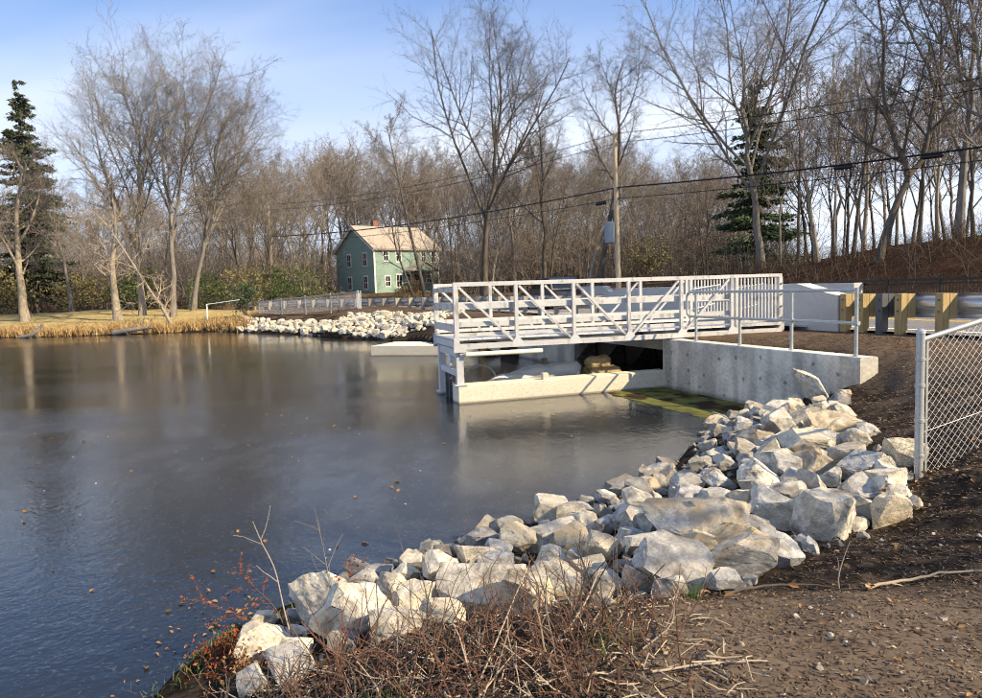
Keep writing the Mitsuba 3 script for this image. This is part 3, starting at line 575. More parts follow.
def house(name, label, corner, gdir, fdir, D, Ln, z0, eave, peak, wallm, roofm, windows, door=None, porch=None):
    k = thing(name, label, 'house'); C = np.array([*corner, z0]); G, Fd = np.asarray(gdir), np.asarray(fdir); up = np.array([0, 0, 1.0])
    part('wall', k, prism([(0, -1), (D, -1), (D, eave), (D / 2, peak), (0, eave)], C, G, up, Fd, 0, Ln), wallm)
    o = .35; sl = (peak - eave) / (D / 2); nx = unit(np.array([sl, 1]))
    for sgn in (0, 1):
        pr = [(-o, eave - o * sl + .05), (D / 2, peak + .05), (D / 2, peak + .27), (-o - .05, eave - o * sl + .25)]
        if sgn: pr = [(D - a, b) for a, b in pr]
        rf = part('roof', k, prism(pr, C, G, up, Fd, -o, Ln + o), roofm)
        if not sgn: part('chimney', rf, obox(C + G * (D / 2 + .3) + Fd * .35 * Ln + up * (peak + .3), G, Fd, up, .3, .35, .65), 'brick')
        pr2 = [(-o, eave - o * sl - .12), (D / 2, peak - .14), (D / 2, peak + .04), (-o, eave - o * sl + .04)]
        if sgn: pr2 = [(D - a, b) for a, b in pr2]
        part('bargeboard', k, prism(pr2, C, G, up, Fd, -o + .0, -o + .05), 'white_trim')
    part('cornice', k, obox(C + Fd * Ln / 2 - G * .06 + up * (eave - .16), Fd, G, up, Ln / 2, .05, .14), 'white_trim')
    for q in (0, Ln): part('corner_board', k, obox(C + Fd * q - G * .012 + up * (eave / 2 - .3), Fd, G, up, .10, .02, eave / 2), 'white_trim')
    for side, a, z, w, h in windows:
        if side == 'g': c, t, nn = C + G * a + up * z, G, -Fd
        else: c, t, nn = C + Fd * a + up * z, Fd, -G
        wk = part('window', k, obox(c + nn * .03, t, nn, up, w / 2 + .09, .04, h / 2 + .09), 'white_trim')
        for hz in (-.25, .25): part('pane', wk, obox(c + nn * .072 + up * hz * h, t, nn, up, w / 2, .006, h / 4 - .03), 'window_dark')
        part('mullion', wk, obox(c + nn * .084, t, nn, up, .02, .004, h / 2), 'white_trim')
    if door is not None:
        c = C + Fd * door + up * 1.05; nn = -G
        dk = part('door', k, obox(c + nn * .03, Fd, nn, up, .5, .04, 1.05), 'window_dark'); part('frame', dk, cat([obox(c + nn * .05 + Fd * e, Fd, nn, up, .07, .05, 1.12) for e in (-.58, .58)] + [obox(c + nn * .05 + up * 1.2, Fd, nn, up, .66, .05, .08)]), 'white_trim')
    if porch:
        c = C + Fd * door - G * 1.0; pk = key('porch', k)
        part('gable', pk, prism([(-1.7, 2.5), (1.7, 2.5), (0, 3.5)], c, Fd, up, G, -.9, .98), wallm)
        for e in (-1, 1): part('roof', pk, prism([(e * 1.95, 2.40), (0, 3.52), (0, 3.68), (e * 1.95, 2.58)][::e], c, Fd, up, G, -1.1, .97), roofm)
        for e in (-1.5, 1.5): part('column', pk, bar(c + Fd * e - G * .8 + up * -.5, c + Fd * e - G * .8 + up * 2.5, .18, .18), 'white_trim')
        part('step', pk, obox(c - G * .3 + up * -.1, Fd, G, up, 1.7, 1.2, .18), 'concrete_pale')
    return k
wl = [('g', 2.1, 1.25, .8, 1.5), ('g', 5.9, 1.25, .8, 1.5), ('g', 2.1, 4.0, .8, 1.5), ('g', 5.9, 4.0, .8, 1.5),
      ('f', 1.55, 4.35, .62, 1.2), ('f', 3.3, 4.35, .62, 1.4), ('f', 6.9, 4.25, .62, 1.3), ('f', 8.4, 4.25, .62, 1.3), ('f', 1.7, 1.35, .6, 1.2), ('f', 3.3, 1.35, .7, 1.5), ('f', 4.55, 1.7, .6, 1.0), ('f', 7.6, 1.6, .6, 1.0)]
house('green_house', 'two-storey pale green clapboard house with tan roof and a small porch beyond the pond', (-13.25, 85), (-.64, .768, 0), (.768, .64, 0), 9.2, 9.1, 2.45, 5.15, 7.95, 'green_siding', 'roof_tan', wl, 5.9, True)
w2 = [('f', a, 1.5, 1.0, 1.5) for a in (1.2, 2.9, 4.6, 6.3, 8.0)] + [('g', 2, 1.5, .9, 1.3), ('g', 5, 1.5, .9, 1.3)]
house('white_house', 'low white house with grey roof and a row of windows right of the green house', (-7.4, 103), (-.35, .937, 0), (.937, .35, 0), 7, 9.5, 2.6, 2.6, 4.7, 'white_siding', 'roof_grey', w2)
house('white_house', 'pale low house half hidden by trunks, behind the middle of the footbridge', (1.0, 112), (-.25, .968, 0), (.968, .25, 0), 7, 9, 2.8, 2.5, 4.5, 'white_siding', 'roof_tan', [('f', a, 1.4, .9, 1.3) for a in (1.4, 3.6, 6.4)])
house('grey_house', 'small grey-roofed house far back among the trunks left of the utility pole', (10.5, 118), (-.2, .98, 0), (.98, .2, 0), 7, 8, 2.8, 2.3, 4.1, 'white_siding', 'roof_grey', [('f', a, 1.3, .9, 1.2) for a in (1.4, 3.6, 5.8)])

# ---------------------------------------------------------------- utility poles and wires
PA, PB, PC = np.array([7.8, 43.8]), np.array([-21.4, 72.2]), np.array([34.2, 18.2])
def pole(p, top, label, box):
    k = thing('utility_pole', label, 'utility pole'); z0 = g1(*p); P0 = np.array([*p, 0])
    lean = np.array([-.10, 0, 0])
    part('shaft', k, tube(np.array([P0 + [0, 0, z0 - .3], P0 + lean * .5 + [0, 0, (z0 + top) / 2], P0 + lean + [0, 0, top]]), [.17, .145, .115], 12), 'pole_wood', 40)
    for z in (top - .25, top - .75):
        part('insulator', k, tube([P0 + lean + [.12, -.12, z], P0 + lean + [.12, -.12, z + .1], P0 + lean + [.12, -.12, z + .2]], [.05, .07, .04], 8), 'grey_wood', 40)
    for z in (8.2 - .1, 7.55): part('bracket', k, bar(P0 + lean * .6 + [-.05, .05, z], P0 + lean * .6 + [.22, -.22, z], .06, .1), 'dark_steel')
    if box:
        c = P0 + lean * .4 + np.array([-.46, -.12, 5.55])
        part('transformer', k, tube([c + [0, 0, -.62], c + [0, 0, -.6], c + [0, 0, .52], c + [0, 0, .60], c + [0, 0, .66]], [.27, .30, .30, .26, .06], 18), 'transformer_grey', 40)
        part('bracket', k, bar(c + [.28, .05, .3], c + [.46, .1, .3], .08, .1), 'dark_steel')
    return k
scene['transformer_grey'] = rough((.20, .25, .31), .45)
pole(PA, 11.4, 'leaning wooden utility pole with a grey transformer behind the footbridge', True)
pole(PB, 11.6, 'distant wooden utility pole among the trees left of the green house', False)
pole(PC, 11.6, 'wooden utility pole on the hillside beyond the right edge', False)
def wire(a, b, sag, r, label, name='overhead_wire'):
    t = np.linspace(0, 1, 25)[:, None]; p = a * (1 - t) + b * t; p[:, 2] -= (4 * sag * t * (1 - t))[:, 0]
    return solo(name, label, 'wire', tube(p, r, 5), 'black_paint', False, 'wires between the utility poles')
off = np.array([.02, -.12, 0])
for z, sag, r, nm in ((11.35, .85, .022, 'uppermost thin'), (10.8, .75, .022, 'second thin'), (8.2, .55, .045, 'thick upper cable, the heaviest'), (7.55, .45, .022, 'lowest slim')):
    for p, q, side in ((PA, PC, 'right of'), (PA, PB, 'left of')):
        a = np.array([*p, z]) + off; b = np.array([*q, z + .1]) + off
        wire(a, b, sag, r, f'{nm} black overhead wire {side} the leaning utility pole' if 'cable' not in nm else f'thick black overhead cable {side} the leaning utility pole')
def on_wire(z, sag, q, t): a = np.array([*PA, z]) + off; b = np.array([*q, z + .1]) + off; p = a * (1 - t) + b * t; p[2] -= 4 * sag * t * (1 - t); return p
for z, sag, q, t, ln, lab in ((8.2, .55, PC, .345, .45, 'black splice case on the thick cable above the far right trees'), (8.2, .55, PC, .445, .45, 'black splice case on the thick cable nearest the right edge'), (7.55, .45, PB, .03, .4, 'black splice case on the lowest wire just left of the pole')):
    p, p2 = on_wire(z, sag, q, t), on_wire(z, sag, q, t + .01); d = unit(p2 - p)
    solo('splice_case', lab, 'splice case', tube([p - d * ln, p - d * ln * .8, p + d * ln * .8, p + d * ln] - np.array([0, 0, .12]), [.03, .1, .1, .03], 10), 'black_paint', 40)

# ---------------------------------------------------------------- riprap: every rock a body of its own
def rock_mesh(seed, dx, dy, dz, detail=.075, bump=.03):
    rng = np.random.default_rng(seed)
    n = rng.integers(10, 16)
    N = unit(np.vstack([np.eye(3), -np.eye(3)]) + rng.normal(0, .28, (6, 3))); D = rng.uniform(.62, .92, 6)
    N = np.vstack([N, unit(rng.normal(0, 1, (n, 3)))]); D = np.r_[D, rng.uniform(.80, 1.06, n)]
    hs = HalfspaceIntersection(np.c_[N, -D], np.zeros(3)); h = ConvexHull(hs.intersections)
    m = trimesh.Trimesh(hs.intersections, h.simplices).convex_hull
    v, f = trimesh.remesh.subdivide_to_size(m.vertices, m.faces, detail * 3.2)
    m = trimesh.Trimesh(v, f); m.merge_vertices(digits_vertex=6)
    trimesh.smoothing.filter_laplacian(m, .18, iterations=1)
    v = np.array(m.vertices); nn = np.array(m.vertex_normals)
    o = rng.random(3) * 50
    a = meshkit.fbm(v * 1.8 + o, 3, 1) - .5; b = meshkit.fbm(v * 5.5 + o, 3, 2) - .5
    ledge = np.floor((v @ unit(rng.normal(0, 1, 3))) * 4 + a * 3) % 2
    v = v + nn * (a * .13 + b * bump * 2.6 + ledge * .022)[:, None]
    return (v - (v.max(0) + v.min(0)) / 2) / ((v.max(0) - v.min(0)) / 2) * [dx, dy, dz], np.array(m.faces)
def tilt(v, rng, a=.22, yaw=None):
    y = rng.uniform(-.6, .6) if yaw is None else yaw
    c, s = math.cos(y), math.sin(y); v = v @ np.array([[c, s, 0], [-s, c, 0], [0, 0, 1]])
    for ax in (0, 1):
        t = rng.normal(0, a); c, s = math.cos(t), math.sin(t); M = np.eye(3); o = [1, 2] if ax == 0 else [0, 2]
        M[o[0], o[0]] = c; M[o[0], o[1]] = s; M[o[1], o[0]] = -s; M[o[1], o[1]] = c; v = v @ M
    return v
NEAR = """-1.17 4.52 0.49 0.3 c long cream slab tilted up to the right
-0.84 4.15 0.44 0.36 c big cream block with sloping flat top
-1.42 4.21 0.33 0.17 c mossy cream rock low at the water
-1.13 3.68 0.27 0.19 g grey-and-white rock
-1.31 3.65 0.19 0.14 g small grey rock
-1.63 4.82 0.19 0.1 t small tan rock
-0.97 5.03 0.2 0.17 g bluish-grey rock wedged between two slabs
-0.67 5.44 0.21 0.2 c upright pale wedge
-0.75 4.99 0.2 0.18 c
-0.83 5.04 0.11 0.1 t
-0.43 5.11 0.3 0.26 c pale rock with a pointed top
-0.54 4.3 0.26 0.24 c rounded cream rock
-0.69 4.72 0.13 0.09 t
-0.15 5.27 0.34 0.21 c cream rock
-0.05 4.25 0.52 0.4 c very large block with grey left face
0.2 5.78 0.38 0.21 c flat-topped pale rock
0.02 5.19 0.25 0.16 g
0.27 4.63 0.2 0.17 c
0.37 5.92 0.15 0.13 d
0.46 5.77 0.47 0.21 g low grey-topped rock
0.75 6.0 0.25 0.22 c pale upright rock with dark left side
0.91 5.88 0.18 0.17 g
0.58 5.56 0.33 0.19 t tan rock
0.76 5.1 0.27 0.19 t golden tan rock with a leaf-brown face
0.6 5.16 0.18 0.12 g
0.42 5.23 0.27 0.16 c
0.66 4.81 0.3 0.19 c cream rock
0.38 4.58 0.38 0.2 c wide cream rock
0.71 4.55 0.22 0.17 c
0.9 4.52 0.19 0.18 c cream rock half buried in mulch
1.11 4.45 0.48 0.38 g huge grey boulder with pale front facets
1.06 4.96 0.3 0.14 c
1.15 5.82 0.41 0.16 g flat light grey slab
1.22 6.53 0.24 0.12 c
1.41 7.33 0.13 0.11 t
1.45 6.49 0.15 0.13 r rust-coloured small rock
1.14 6.77 0.1 0.1 g
1.28 6.3 0.34 0.09 c
1.36 6.36 0.14 0.08 r
0.99 6.47 0.24 0.12 b
1.33 5.86 0.2 0.1 c
1.47 6.13 0.28 0.11 g
1.51 5.19 0.67 0.41 b largest boulder with brown shaded front and light top
1.59 4.47 0.42 0.25 r brown block with an orange-yellow right face
1.82 4.58 0.34 0.26 g bluish-grey rounded rock
1.88 5.11 0.35 0.16 b
2.22 5.54 0.49 0.16 c
2.4 5.14 0.46 0.36 c big cream wedge with broad front facet
1.34 4.15 0.19 0.11 g flat grey rock in front of the brown block
1.44 4.42 0.14 0.09 g
1.54 4.29 0.08 0.05 c
1.77 6.47 0.35 0.14 g
2.12 6.03 0.27 0.19 c
2.03 6.39 0.23 0.13 g
2.25 5.92 0.3 0.15 g speckled grey rock
2.45 6.0 0.35 0.21 g
2.47 6.59 0.43 0.26 c rounded pale boulder
2.13 6.99 0.29 0.14 t mossy tan rock
1.88 6.89 0.35 0.17 g
2.12 4.76 0.11 0.1 g small whitish stone
5.38 11.81 0.39 0.37 c pale slab leaning on the end of the concrete wall
5.28 12.33 0.24 0.19 c small white stone beside the leaning slab
4.21 9.4 0.63 0.33 c cream rock below the leaning slab
3.81 7.97 0.58 0.31 t yellow rock
3.67 9.14 0.46 0.38 g grey rock crossed by a shadow
3.48 9.89 0.41 0.21 g
3.32 7.38 0.64 0.23 c long whitish rock
3.7 7.26 0.33 0.21 b brown rock at the top edge of the riprap
2.84 8.04 0.32 0.19 d
2.84 7.21 0.42 0.24 c
3.22 8.78 0.52 0.22 d dark rock
3.14 6.92 0.52 0.18 b dark brown flat rock
3.41 6.9 0.41 0.15 b
2.76 6.52 0.24 0.17 g
2.77 6.14 0.36 0.24 g
3.04 6.44 0.22 0.2 c
3.4 6.49 0.53 0.22 g grey-brown broad rock
3.21 5.84 0.41 0.17 c
2.96 5.29 0.31 0.27 t bright yellow block at the right end of the riprap
2.96 5.79 0.36 0.16 g
3.19 5.58 0.19 0.13 c
3.2 5.39 0.12 0.11 c
3.75 6.47 0.38 0.27 c pale boulder behind the fence post
2.85 5.51 0.25 0.16 g
2.69 5.27 0.21 0.08 c
5.35 10.88 0.27 0.2 t
4.28 10.63 0.47 0.22 c
3.29 10.41 0.38 0.17 d
3.21 9.51 0.35 0.19 d
2.34 8.11 0.3 0.14 d
2.52 7.7 0.28 0.15 g
3.99 10.52 0.35 0.18 g
2.57 7.13 0.24 0.14 g
2.53 5.82 0.25 0.15 g
2.75 5.65 0.21 0.13 b
1.46 5.19 0.15 0.1 d
1.42 4.62 0.16 0.1 d
0.34 5.11 0.17 0.11 b
0.84 4.75 0.13 0.11 d
-0.25 4.78 0.16 0.15 d
-0.42 4.52 0.13 0.12 d
-0.92 4.15 0.15 0.11 d
1.73 6.67 0.21 0.09 g
1.98 8.08 0.27 0.12 d"""
named, plain = [], []
for ln in NEAR.strip().splitlines():
    w = ln.split(' ', 5); (named if len(w) > 5 else plain).append((*map(float, w[:4]), w[4], w[5] if len(w) > 5 else ''))
TONE = {'g': 'grey', 'c': 'pale', 't': 'tan', 'd': 'dark', 'r': 'rust-brown', 'b': 'brown'}
GN = 'riprap rocks of the near bank'
placed = []
def set_rock(k, q, x, y, w, h, tone, sink=None):
    rng = np.random.default_rng(1000 + q); sk = rng.uniform(.12, .36); dp = w * rng.uniform(.72, 1.0)
    dz = max(h, .54 * w) * .58
    w *= .98 if y > 4.6 else 1.04; dz *= .94 if y > 4.6 else 1.0
    v, f = rock_mesh(200 + q, w / 2 * 1.06, dp / 2, dz, .08 if w > .3 else .125)
    v = tilt(v, rng, .27)
    yy = y + dp * .18
    if tone == 'L': return
    put(k, (v + [x, yy, max(gz(x, y) * 1.0, -.05) + dz * (1 - 2 * sk) + .015], f), ROCKS[tone], 20)
    placed.append((x, yy, w))
q = 0
for x, y, w, h, tone, lab in named:
    if 'leaning on' in lab:
        v, f = rock_mesh(7, .14, .22, .36, .12); c_, s_ = math.cos(.55), math.sin(.55); v = v @ np.array([[c_, 0, s_], [0, 1, 0], [-s_, 0, c_]]); p_ = W(5.12, -.46)
        put(thing('riprap_rock', lab, 'rock', GN), (v + [p_[0], p_[1], .66], f), 'rock_cream', 20); q += 1; continue
    set_rock(thing('riprap_rock', lab + ' on the near bank' if len(lab.split()) < 8 and 'wall' not in lab else lab, 'rock', GN), q, x, y, w, h, tone); q += 1
seen = set()
for x, y, w, h, tone, _ in plain:
    near = sorted(named, key=lambda n: (n[0] - x) ** 2 + (n[1] - y) ** 2)
    sz = 'large' if w > .36 else 'middling' if w > .22 else 'small'
    for n in near[:6]:
        rel = 'right of' if x - n[0] > abs(y - n[1]) else 'left of' if n[0] - x > abs(y - n[1]) else 'behind' if y > n[1] else 'in front of'
        lab = f'{sz} {TONE[tone]} rock {rel} the {n[5]}'
        if lab not in seen: break
    seen.add(lab)
    set_rock(thing('riprap_rock', ' '.join(lab.split()[:16]), 'rock', GN), q, x, y, w, h, tone); q += 1
ZONE = sg.Polygon([(-1.9, 4.7), (-1.7, 5.3), (-.86, 6.3), (.44, 7.2), (1.15, 7.9), (2.1, 9.0), (3.0, 10.8), (4.2, 12.4), (5.35, 11.4), (4.9, 10), (4.1, 8.2), (3.9, 7.0), (3.5, 6.0), (3.15, 5.3), (2.6, 5.05), (1.9, 4.5), (1.3, 4.1), (.7, 3.95), (-.1, 3.9), (-.6, 3.8), (-1.2, 3.7)])
rng = np.random.default_rng(12); fill, tries = [], 0
while len(fill) < 150 and tries < 9000:
    tries += 1
    x, y = rng.uniform(-2, 5.4), rng.uniform(3.6, 12.5); w = rng.uniform(.11, .34) if tries < 4000 else rng.uniform(.09, .2)
    if not ZONE.contains(sg.Point(x, y)) or any((x - a) ** 2 + (y - b) ** 2 < (.36 * (w + c)) ** 2 for a, b, c in placed): continue
    tone = 'gggccdtdb'[rng.integers(9)] if gz(x, y) > .12 else 'gdbdgt'[rng.integers(6)]
    where = 'towards the concrete wall' if y > 8.2 else 'of the middle slope' if y > 5.8 else 'low at the left' if x < 0 else 'of the nearest slope'
    fill.append(1); set_rock(thing('riprap_rock', f'small {TONE[tone]} gap-filling rock among the larger riprap rocks {where}', 'rock', GN), q, x, y, w, w * rng.uniform(.5, .8), tone); q += 1
protos = [rock_mesh(500 + a, 1, 1, 1, .5) for a in range(10)]; protos2 = [rock_mesh(520 + a, 1, 1, 1, .27) for a in range(10)]
rub = []
for _ in range(1700):
    x, y = rng.uniform(-2, 5.4), rng.uniform(3.6, 12.5)
    if not ZONE.contains(sg.Point(x, y)): continue
    w = rng.uniform(.02, .06); v, f = protos[rng.integers(10)]
    rub.append((tilt(v * [w, w * rng.uniform(.6, 1), w * rng.uniform(.45, .8)], rng, .5, rng.random() * 6) + [x, y, gz(x, y) + .01], f))
stuff('rubble', 'small broken stone between the riprap rocks of the near bank', 'stones', cat(rub), 'rock_dark', 30)
# the far bank: riprap under the distant fence
pr_ = [mesh_dict(m, None, 28) for m in [rock_mesh(600 + a, 1, 1, 1, .22) for a in range(8)]]
line = np.array([(-2.5, 35.3), (-4.2, 36.0), (-6.46, 37.9), (-11.57, 44.5), (-16.6, 49.6), (-19.0, 52.2)]); ds = np.r_[0, np.cumsum(np.linalg.norm(np.diff(line, axis=0), axis=1))]
tt_ = unit(np.gradient(line, axis=0)); rest, done, cnt = [], [], 0
for t in range(6000):
    s = rng.uniform(0, ds[-1]); n = rng.uniform(-.4, 3.0) * (1 if s < 12 else .5); p = np.array([np.interp(s, ds, line[:, 0]), np.interp(s, ds, line[:, 1])]) + unit([np.interp(s, ds, tt_[:, 1]), -np.interp(s, ds, tt_[:, 0])]) * n
    w = rng.uniform(.26, .66)
    if any((p[0] - a) ** 2 + (p[1] - b) ** 2 < (.38 * (w + c)) ** 2 for a, b, c in done): continue
    done.append((*p, w)); tone = 'ccccgtcgt'[rng.integers(9)]; base = gz(*p); 
    S = np.array([w / 2, w / 2 * rng.uniform(.7, 1), w / 2 * rng.uniform(.5, .8)]); yaw = rng.random() * 360
    if cnt < 60:
        cnt += 1; k = thing('riprap_rock', f'{TONE[tone]} riprap rock in the bright bank of rocks across the water', 'rock', 'riprap rocks of the far bank')
        scene[k] = {**pr_[rng.integers(8)], 'bsdf': {'type': 'ref', 'id': ROCKS[tone]}, 'to_world': T().translate([*p, base + S[2] * .45]).rotate([0, 0, 1], yaw).rotate([1, 0, 0], rng.uniform(-18, 18)).scale(S.tolist())}
    else:
        v, f = protos2[rng.integers(10)]; rest.append((tilt(v * S, rng, .25, yaw) + [*p, base + S[2] * .45], f))
stuff('riprap', 'pale riprap filling the far bank between its larger rocks', 'rocks', cat(rest), 'rock_cream', 28)

# ---------------------------------------------------------------- trees: a trunk and limbs, then finer branches level by level
def frame(t):
    ref = np.where(np.abs(t[..., 2:]) < .9, [0, 0, 1.0], [1.0, 0, 0]); a = unit(np.cross(t, ref)); return a, np.cross(t, a)
def branch(rng, P, R, Ln, n, t0, t1, ang, ratio, K, wander, up, rr, shape=.5, tip=.35, rmin=.004):
    N, Kp = R.shape
    t = t0 + (t1 - t0) * ((np.arange(n) + rng.random((N, n))) / n); t = t.ravel(); idx = np.repeat(np.arange(N), n)
    s = np.clip(t * (Kp - 1), 0, Kp - 1.001); i = s.astype(int); f = (s - i)[:, None]
    pos = P[idx, i] * (1 - f) + P[idx, i + 1] * f; tan = unit(P[idx, i + 1] - P[idx, i]); rad = R[idx, i] * (1 - f[:, 0]) + R[idx, i + 1] * f[:, 0]
    a, b = frame(tan); az = np.tile(np.arange(n) * 2.4, N) + rng.random(N * n) * 1.6 + idx * 1.7
    an = np.radians(rng.normal(ang, ang * .22, N * n))[:, None]
    d = tan * np.cos(an) + (a * np.cos(az)[:, None] + b * np.sin(az)[:, None]) * np.sin(an)
    L = Ln[idx] * ratio * (1 - shape * t) * rng.uniform(.65, 1.25, N * n)
    Q = np.empty((N * n, K, 3)); Q[:, 0] = pos; step = (L / (K - 1))[:, None]
    for k in range(1, K):
        Q[:, k] = Q[:, k - 1] + d * step
        d = unit(d + rng.normal(0, wander, d.shape) + np.array([0, 0, up]))
    r0 = np.maximum(np.minimum(rad * rr, L * .021 + .005), rmin)
    RR = np.maximum(r0[:, None] * np.linspace(1, tip, K), rmin * .8)
    return Q, RR, L
def bare_tree(seed, H, r, path=None, lean=(0, 0), fork=.35, n1=12, a1=38, l1=.42, n2=9, n3=7, n4=5, up=.10, wander=.10, trunk_frac=1.0, rmin=.0085, shape=.55):
    """(trunk mesh, crown mesh) at the origin; path: (k, 3) trunk points at which the stem passes"""
    rng = np.random.default_rng(seed)
    if path is None:
        K = 11; z = np.linspace(0, 1, K)
        w = np.cumsum(rng.normal(0, .018, (K, 2)), 0) * H * (z[:, None] ** .8)
        path = np.c_[w + np.outer(z, lean) * H * trunk_frac, z * H * trunk_frac]
    else:
        path = smooth_line(np.asarray(path, float), 5)
    P = path[None]; zt = np.linspace(0, 1, len(path))
    R = (r * (1 - .85 * zt ** .9) * (1 + .32 * np.exp(-zt * 18)) * .88)[None]
    L = np.array([H])
    P1, R1, L1 = branch(rng, P, R, L, n1, fork, .97, a1, l1, 8, wander * .8, up, .60, shape, .30, rmin * 2)
    P2, R2, L2 = branch(rng, P1, R1, L1, n2, .18, 1, 42, .46, 6, wander * 1.2, up * .8, .62, .45, .35, rmin * 1.4)
    out = [tubes(P2, R2, 4)]
    if n3:
        P3, R3, L3 = branch(rng, P2, R2, L2, n3, .15, 1, 42, .52, 4, wander * 1.6, up * .7, .60, .4, .5, rmin)
        out.append(tubes(P3, R3, 3))
        if n4:
            P4, R4, L4 = branch(rng, P3, R3, L3, n4, .12, 1, 36, .66, 2, 0, 0, .7, .3, .6, rmin * .8)
            out.append(tubes(P4, R4, 3))
    return cat([tubes(P, R, 9), tubes(P1, R1, 6)]), cat(out)
def move(m, p, rz=0.0, s=1.0):
    v, f = m; c, q = math.cos(rz), math.sin(rz)
    return np.c_[(v[:, 0] * c - v[:, 1] * q) * s, (v[:, 0] * q + v[:, 1] * c) * s, v[:, 2] * s] + np.asarray(p), f
def on(px, d):     # a point of the ground d metres away in the direction of the slope px
    x, y = px * d, d
    return np.array([x, y, g1(x, y) - .1])
def tree(label, name, p, trunk, crown, bk, tw, group=None):
    k = thing(name, label, 'tree', group); part('trunk', k, move(trunk, p), bk, 60); part('crown', k, move(crown, p), tw)
    return k
def hero(label, sl, d, top, r, bk='bark_grey', tw='twig_grey', name='bare_tree', **kw):
    p = on(sl, d); t, c = bare_tree(H=top - p[2], r=r, **kw); return tree(label, name, p, t, c, bk, tw)

# left shore
hero('tall pale many-limbed bare tree on the left lawn, leftmost of the three tall crowns', -.478, 60, 20.5, .30, 'bark_pale', 'twig_grey', seed=11, fork=.28, n1=14, a1=25, l1=.92, trunk_frac=.86, up=.03, shape=.86, lean=(-.04, 0), n2=14, n3=8, n4=5)
hero('tall straight bare tree in the middle of the big left group', -.436, 58, 21.0, .28, 'bark_grey', 'twig_grey', seed=12, fork=.26, n1=14, a1=24, l1=.92, trunk_frac=.88, up=.03, shape=.86, n2=14, n3=8, n4=5)
hero('tall bare tree at right of the big left group, crown leaning right', -.408, 62, 20.6, .27, 'bark_grey', 'twig_grey', seed=13, fork=.24, n1=14, a1=25, l1=.95, trunk_frac=.86, up=.03, shape=.86, n2=14, n3=8, n4=5, lean=(.10, 0))
hero('shorter stout pale-trunked bare tree on the lawn left of the big group', -.512, 57.5, 12.2, .36, 'bark_pale', 'twig_brown', seed=14, fork=.25, n1=12, a1=50, l1=.42, n2=9, n3=7, n4=5)
hero('bare grey tree with thick pale trunk in front of the dark spruce', -.640, 60, 15.0, .40, 'bark_pale', 'twig_grey', seed=15, fork=.22, n1=14, a1=45, l1=.46, n2=10, n3=8, n4=6)
hero('bare tree at the left edge with spreading twiggy crown', -.705, 57, 14.5, .25, 'bark_grey', 'twig_grey', seed=16, fork=.2, n1=13, a1=45, l1=.46, n2=10, n3=8, n4=5)
hero('slender bare tree behind the lawn between spruce and big group', -.575, 72, 14.8, .22, 'bark_grey', 'twig_brown', seed=17, fork=.25, n1=12, a1=40, l1=.42, n2=9, n3=7, n4=5)
# the leaning dead tree at the water's edge
p = on(-.437, 53.8)
t, c = bare_tree(21, 10, .17, path=[(0, 0, 0), (-.7, .1, 1.4), (-1.7, .3, 2.9), (-3.0, .3, 5.2), (-4.4, .2, 7.6), (-5.6, .1, 9.0)], fork=.12, n1=13, a1=55, l1=.42, n2=7, n3=5, n4=3, up=-.05)
tree('pale leaning dead tree reaching left over the bank at the water edge', 'leaning_tree', p, t, c, 'bark_pale', 'twig_pale')
# around the green house and behind the footbridge
hero('big dark spreading bare tree, tallest one right of the green house', -.006, 60, 24.0, .34, 'bark_dark', 'twig_dark', seed=31, fork=.30, n1=13, a1=29, l1=.95, up=.04, shape=.84, n2=12, n3=7, n4=5, trunk_frac=.82)
hero('mid-height bare tree with slim crown right of the tallest dark tree', .076, 62, 18.4, .22, 'bark_dark', 'twig_grey', seed=32, fork=.35, n1=12, a1=33, l1=.42, n2=9, n3=7, n4=5)
hero('thin bare tree between the tallest dark tree and the slim one', .035, 66, 15.5, .2, 'bark_grey', 'twig_brown', seed=132, fork=.35, n1=12, a1=38, l1=.42, n2=8, n3=5, n4=4)
p = on(-.086, 57)
t, c = bare_tree(33, 14.5, .20, path=[(0, 0, 0), (-.5, 0, 3), (-1.3, .1, 7), (-2.0, .1, 11), (-2.6, .1, 14.2)], fork=.4, n1=11, a1=38, l1=.36, n2=9, n3=7, n4=5)
tree('dark bare tree leaning left in front of the green house', 'leaning_tree', p, t, c, 'bark_dark', 'twig_grey')
p = on(-.098, 58)
t, c = bare_tree(34, 9.5, .15, path=[(0, 0, 0), (-.9, 0, 2.6), (-1.7, .1, 5.4), (-2.0, .1, 9)], fork=.4, n1=9, a1=38, l1=.34, n2=6, n3=5, n4=3)
tree('slim dark tree leaning across the front of the green house', 'leaning_tree', p, t, c, 'bark_dark', 'twig_grey')
p = on(-.080, 58.5)
t, c = bare_tree(35, 9, .13, path=[(0, 0, 0), (.2, 0, 3), (.5, .1, 6), (.5, .1, 9)], fork=.4, n1=9, a1=38, l1=.34, n2=6, n3=5, n4=3)
tree('slim dark upright tree at the right corner of the green house', 'bare_tree', p, t, c, 'bark_dark', 'twig_grey')
p = on(.150, 57)
t, c = bare_tree(36, 19, .26, path=[(0, 0, 0), (.7, 0, 4), (1.6, .1, 8.5), (1.9, .1, 12), (1.6, 0, 15), (2.3, 0, 17.6)], fork=.38, n1=11, a1=48, l1=.42, n2=9, n3=7, n4=5, up=.13)
tree('forked bare tree with crooked dark limbs just behind the utility pole', 'bare_tree', p, t, c, 'bark_dark', 'twig_dark')
p = on(.135, 58)
t, c = bare_tree(37, 12, .2, path=[(0, 0, 0), (.9, 0, 3.5), (2.6, .1, 7), (4.4, .1, 10)], fork=.45, n1=9, a1=40, l1=.4, n2=7, n3=5, n4=3)
tree('pale-barked leaning tree crossing behind the utility pole', 'leaning_tree', p, t, c, 'bark_pale', 'twig_brown')
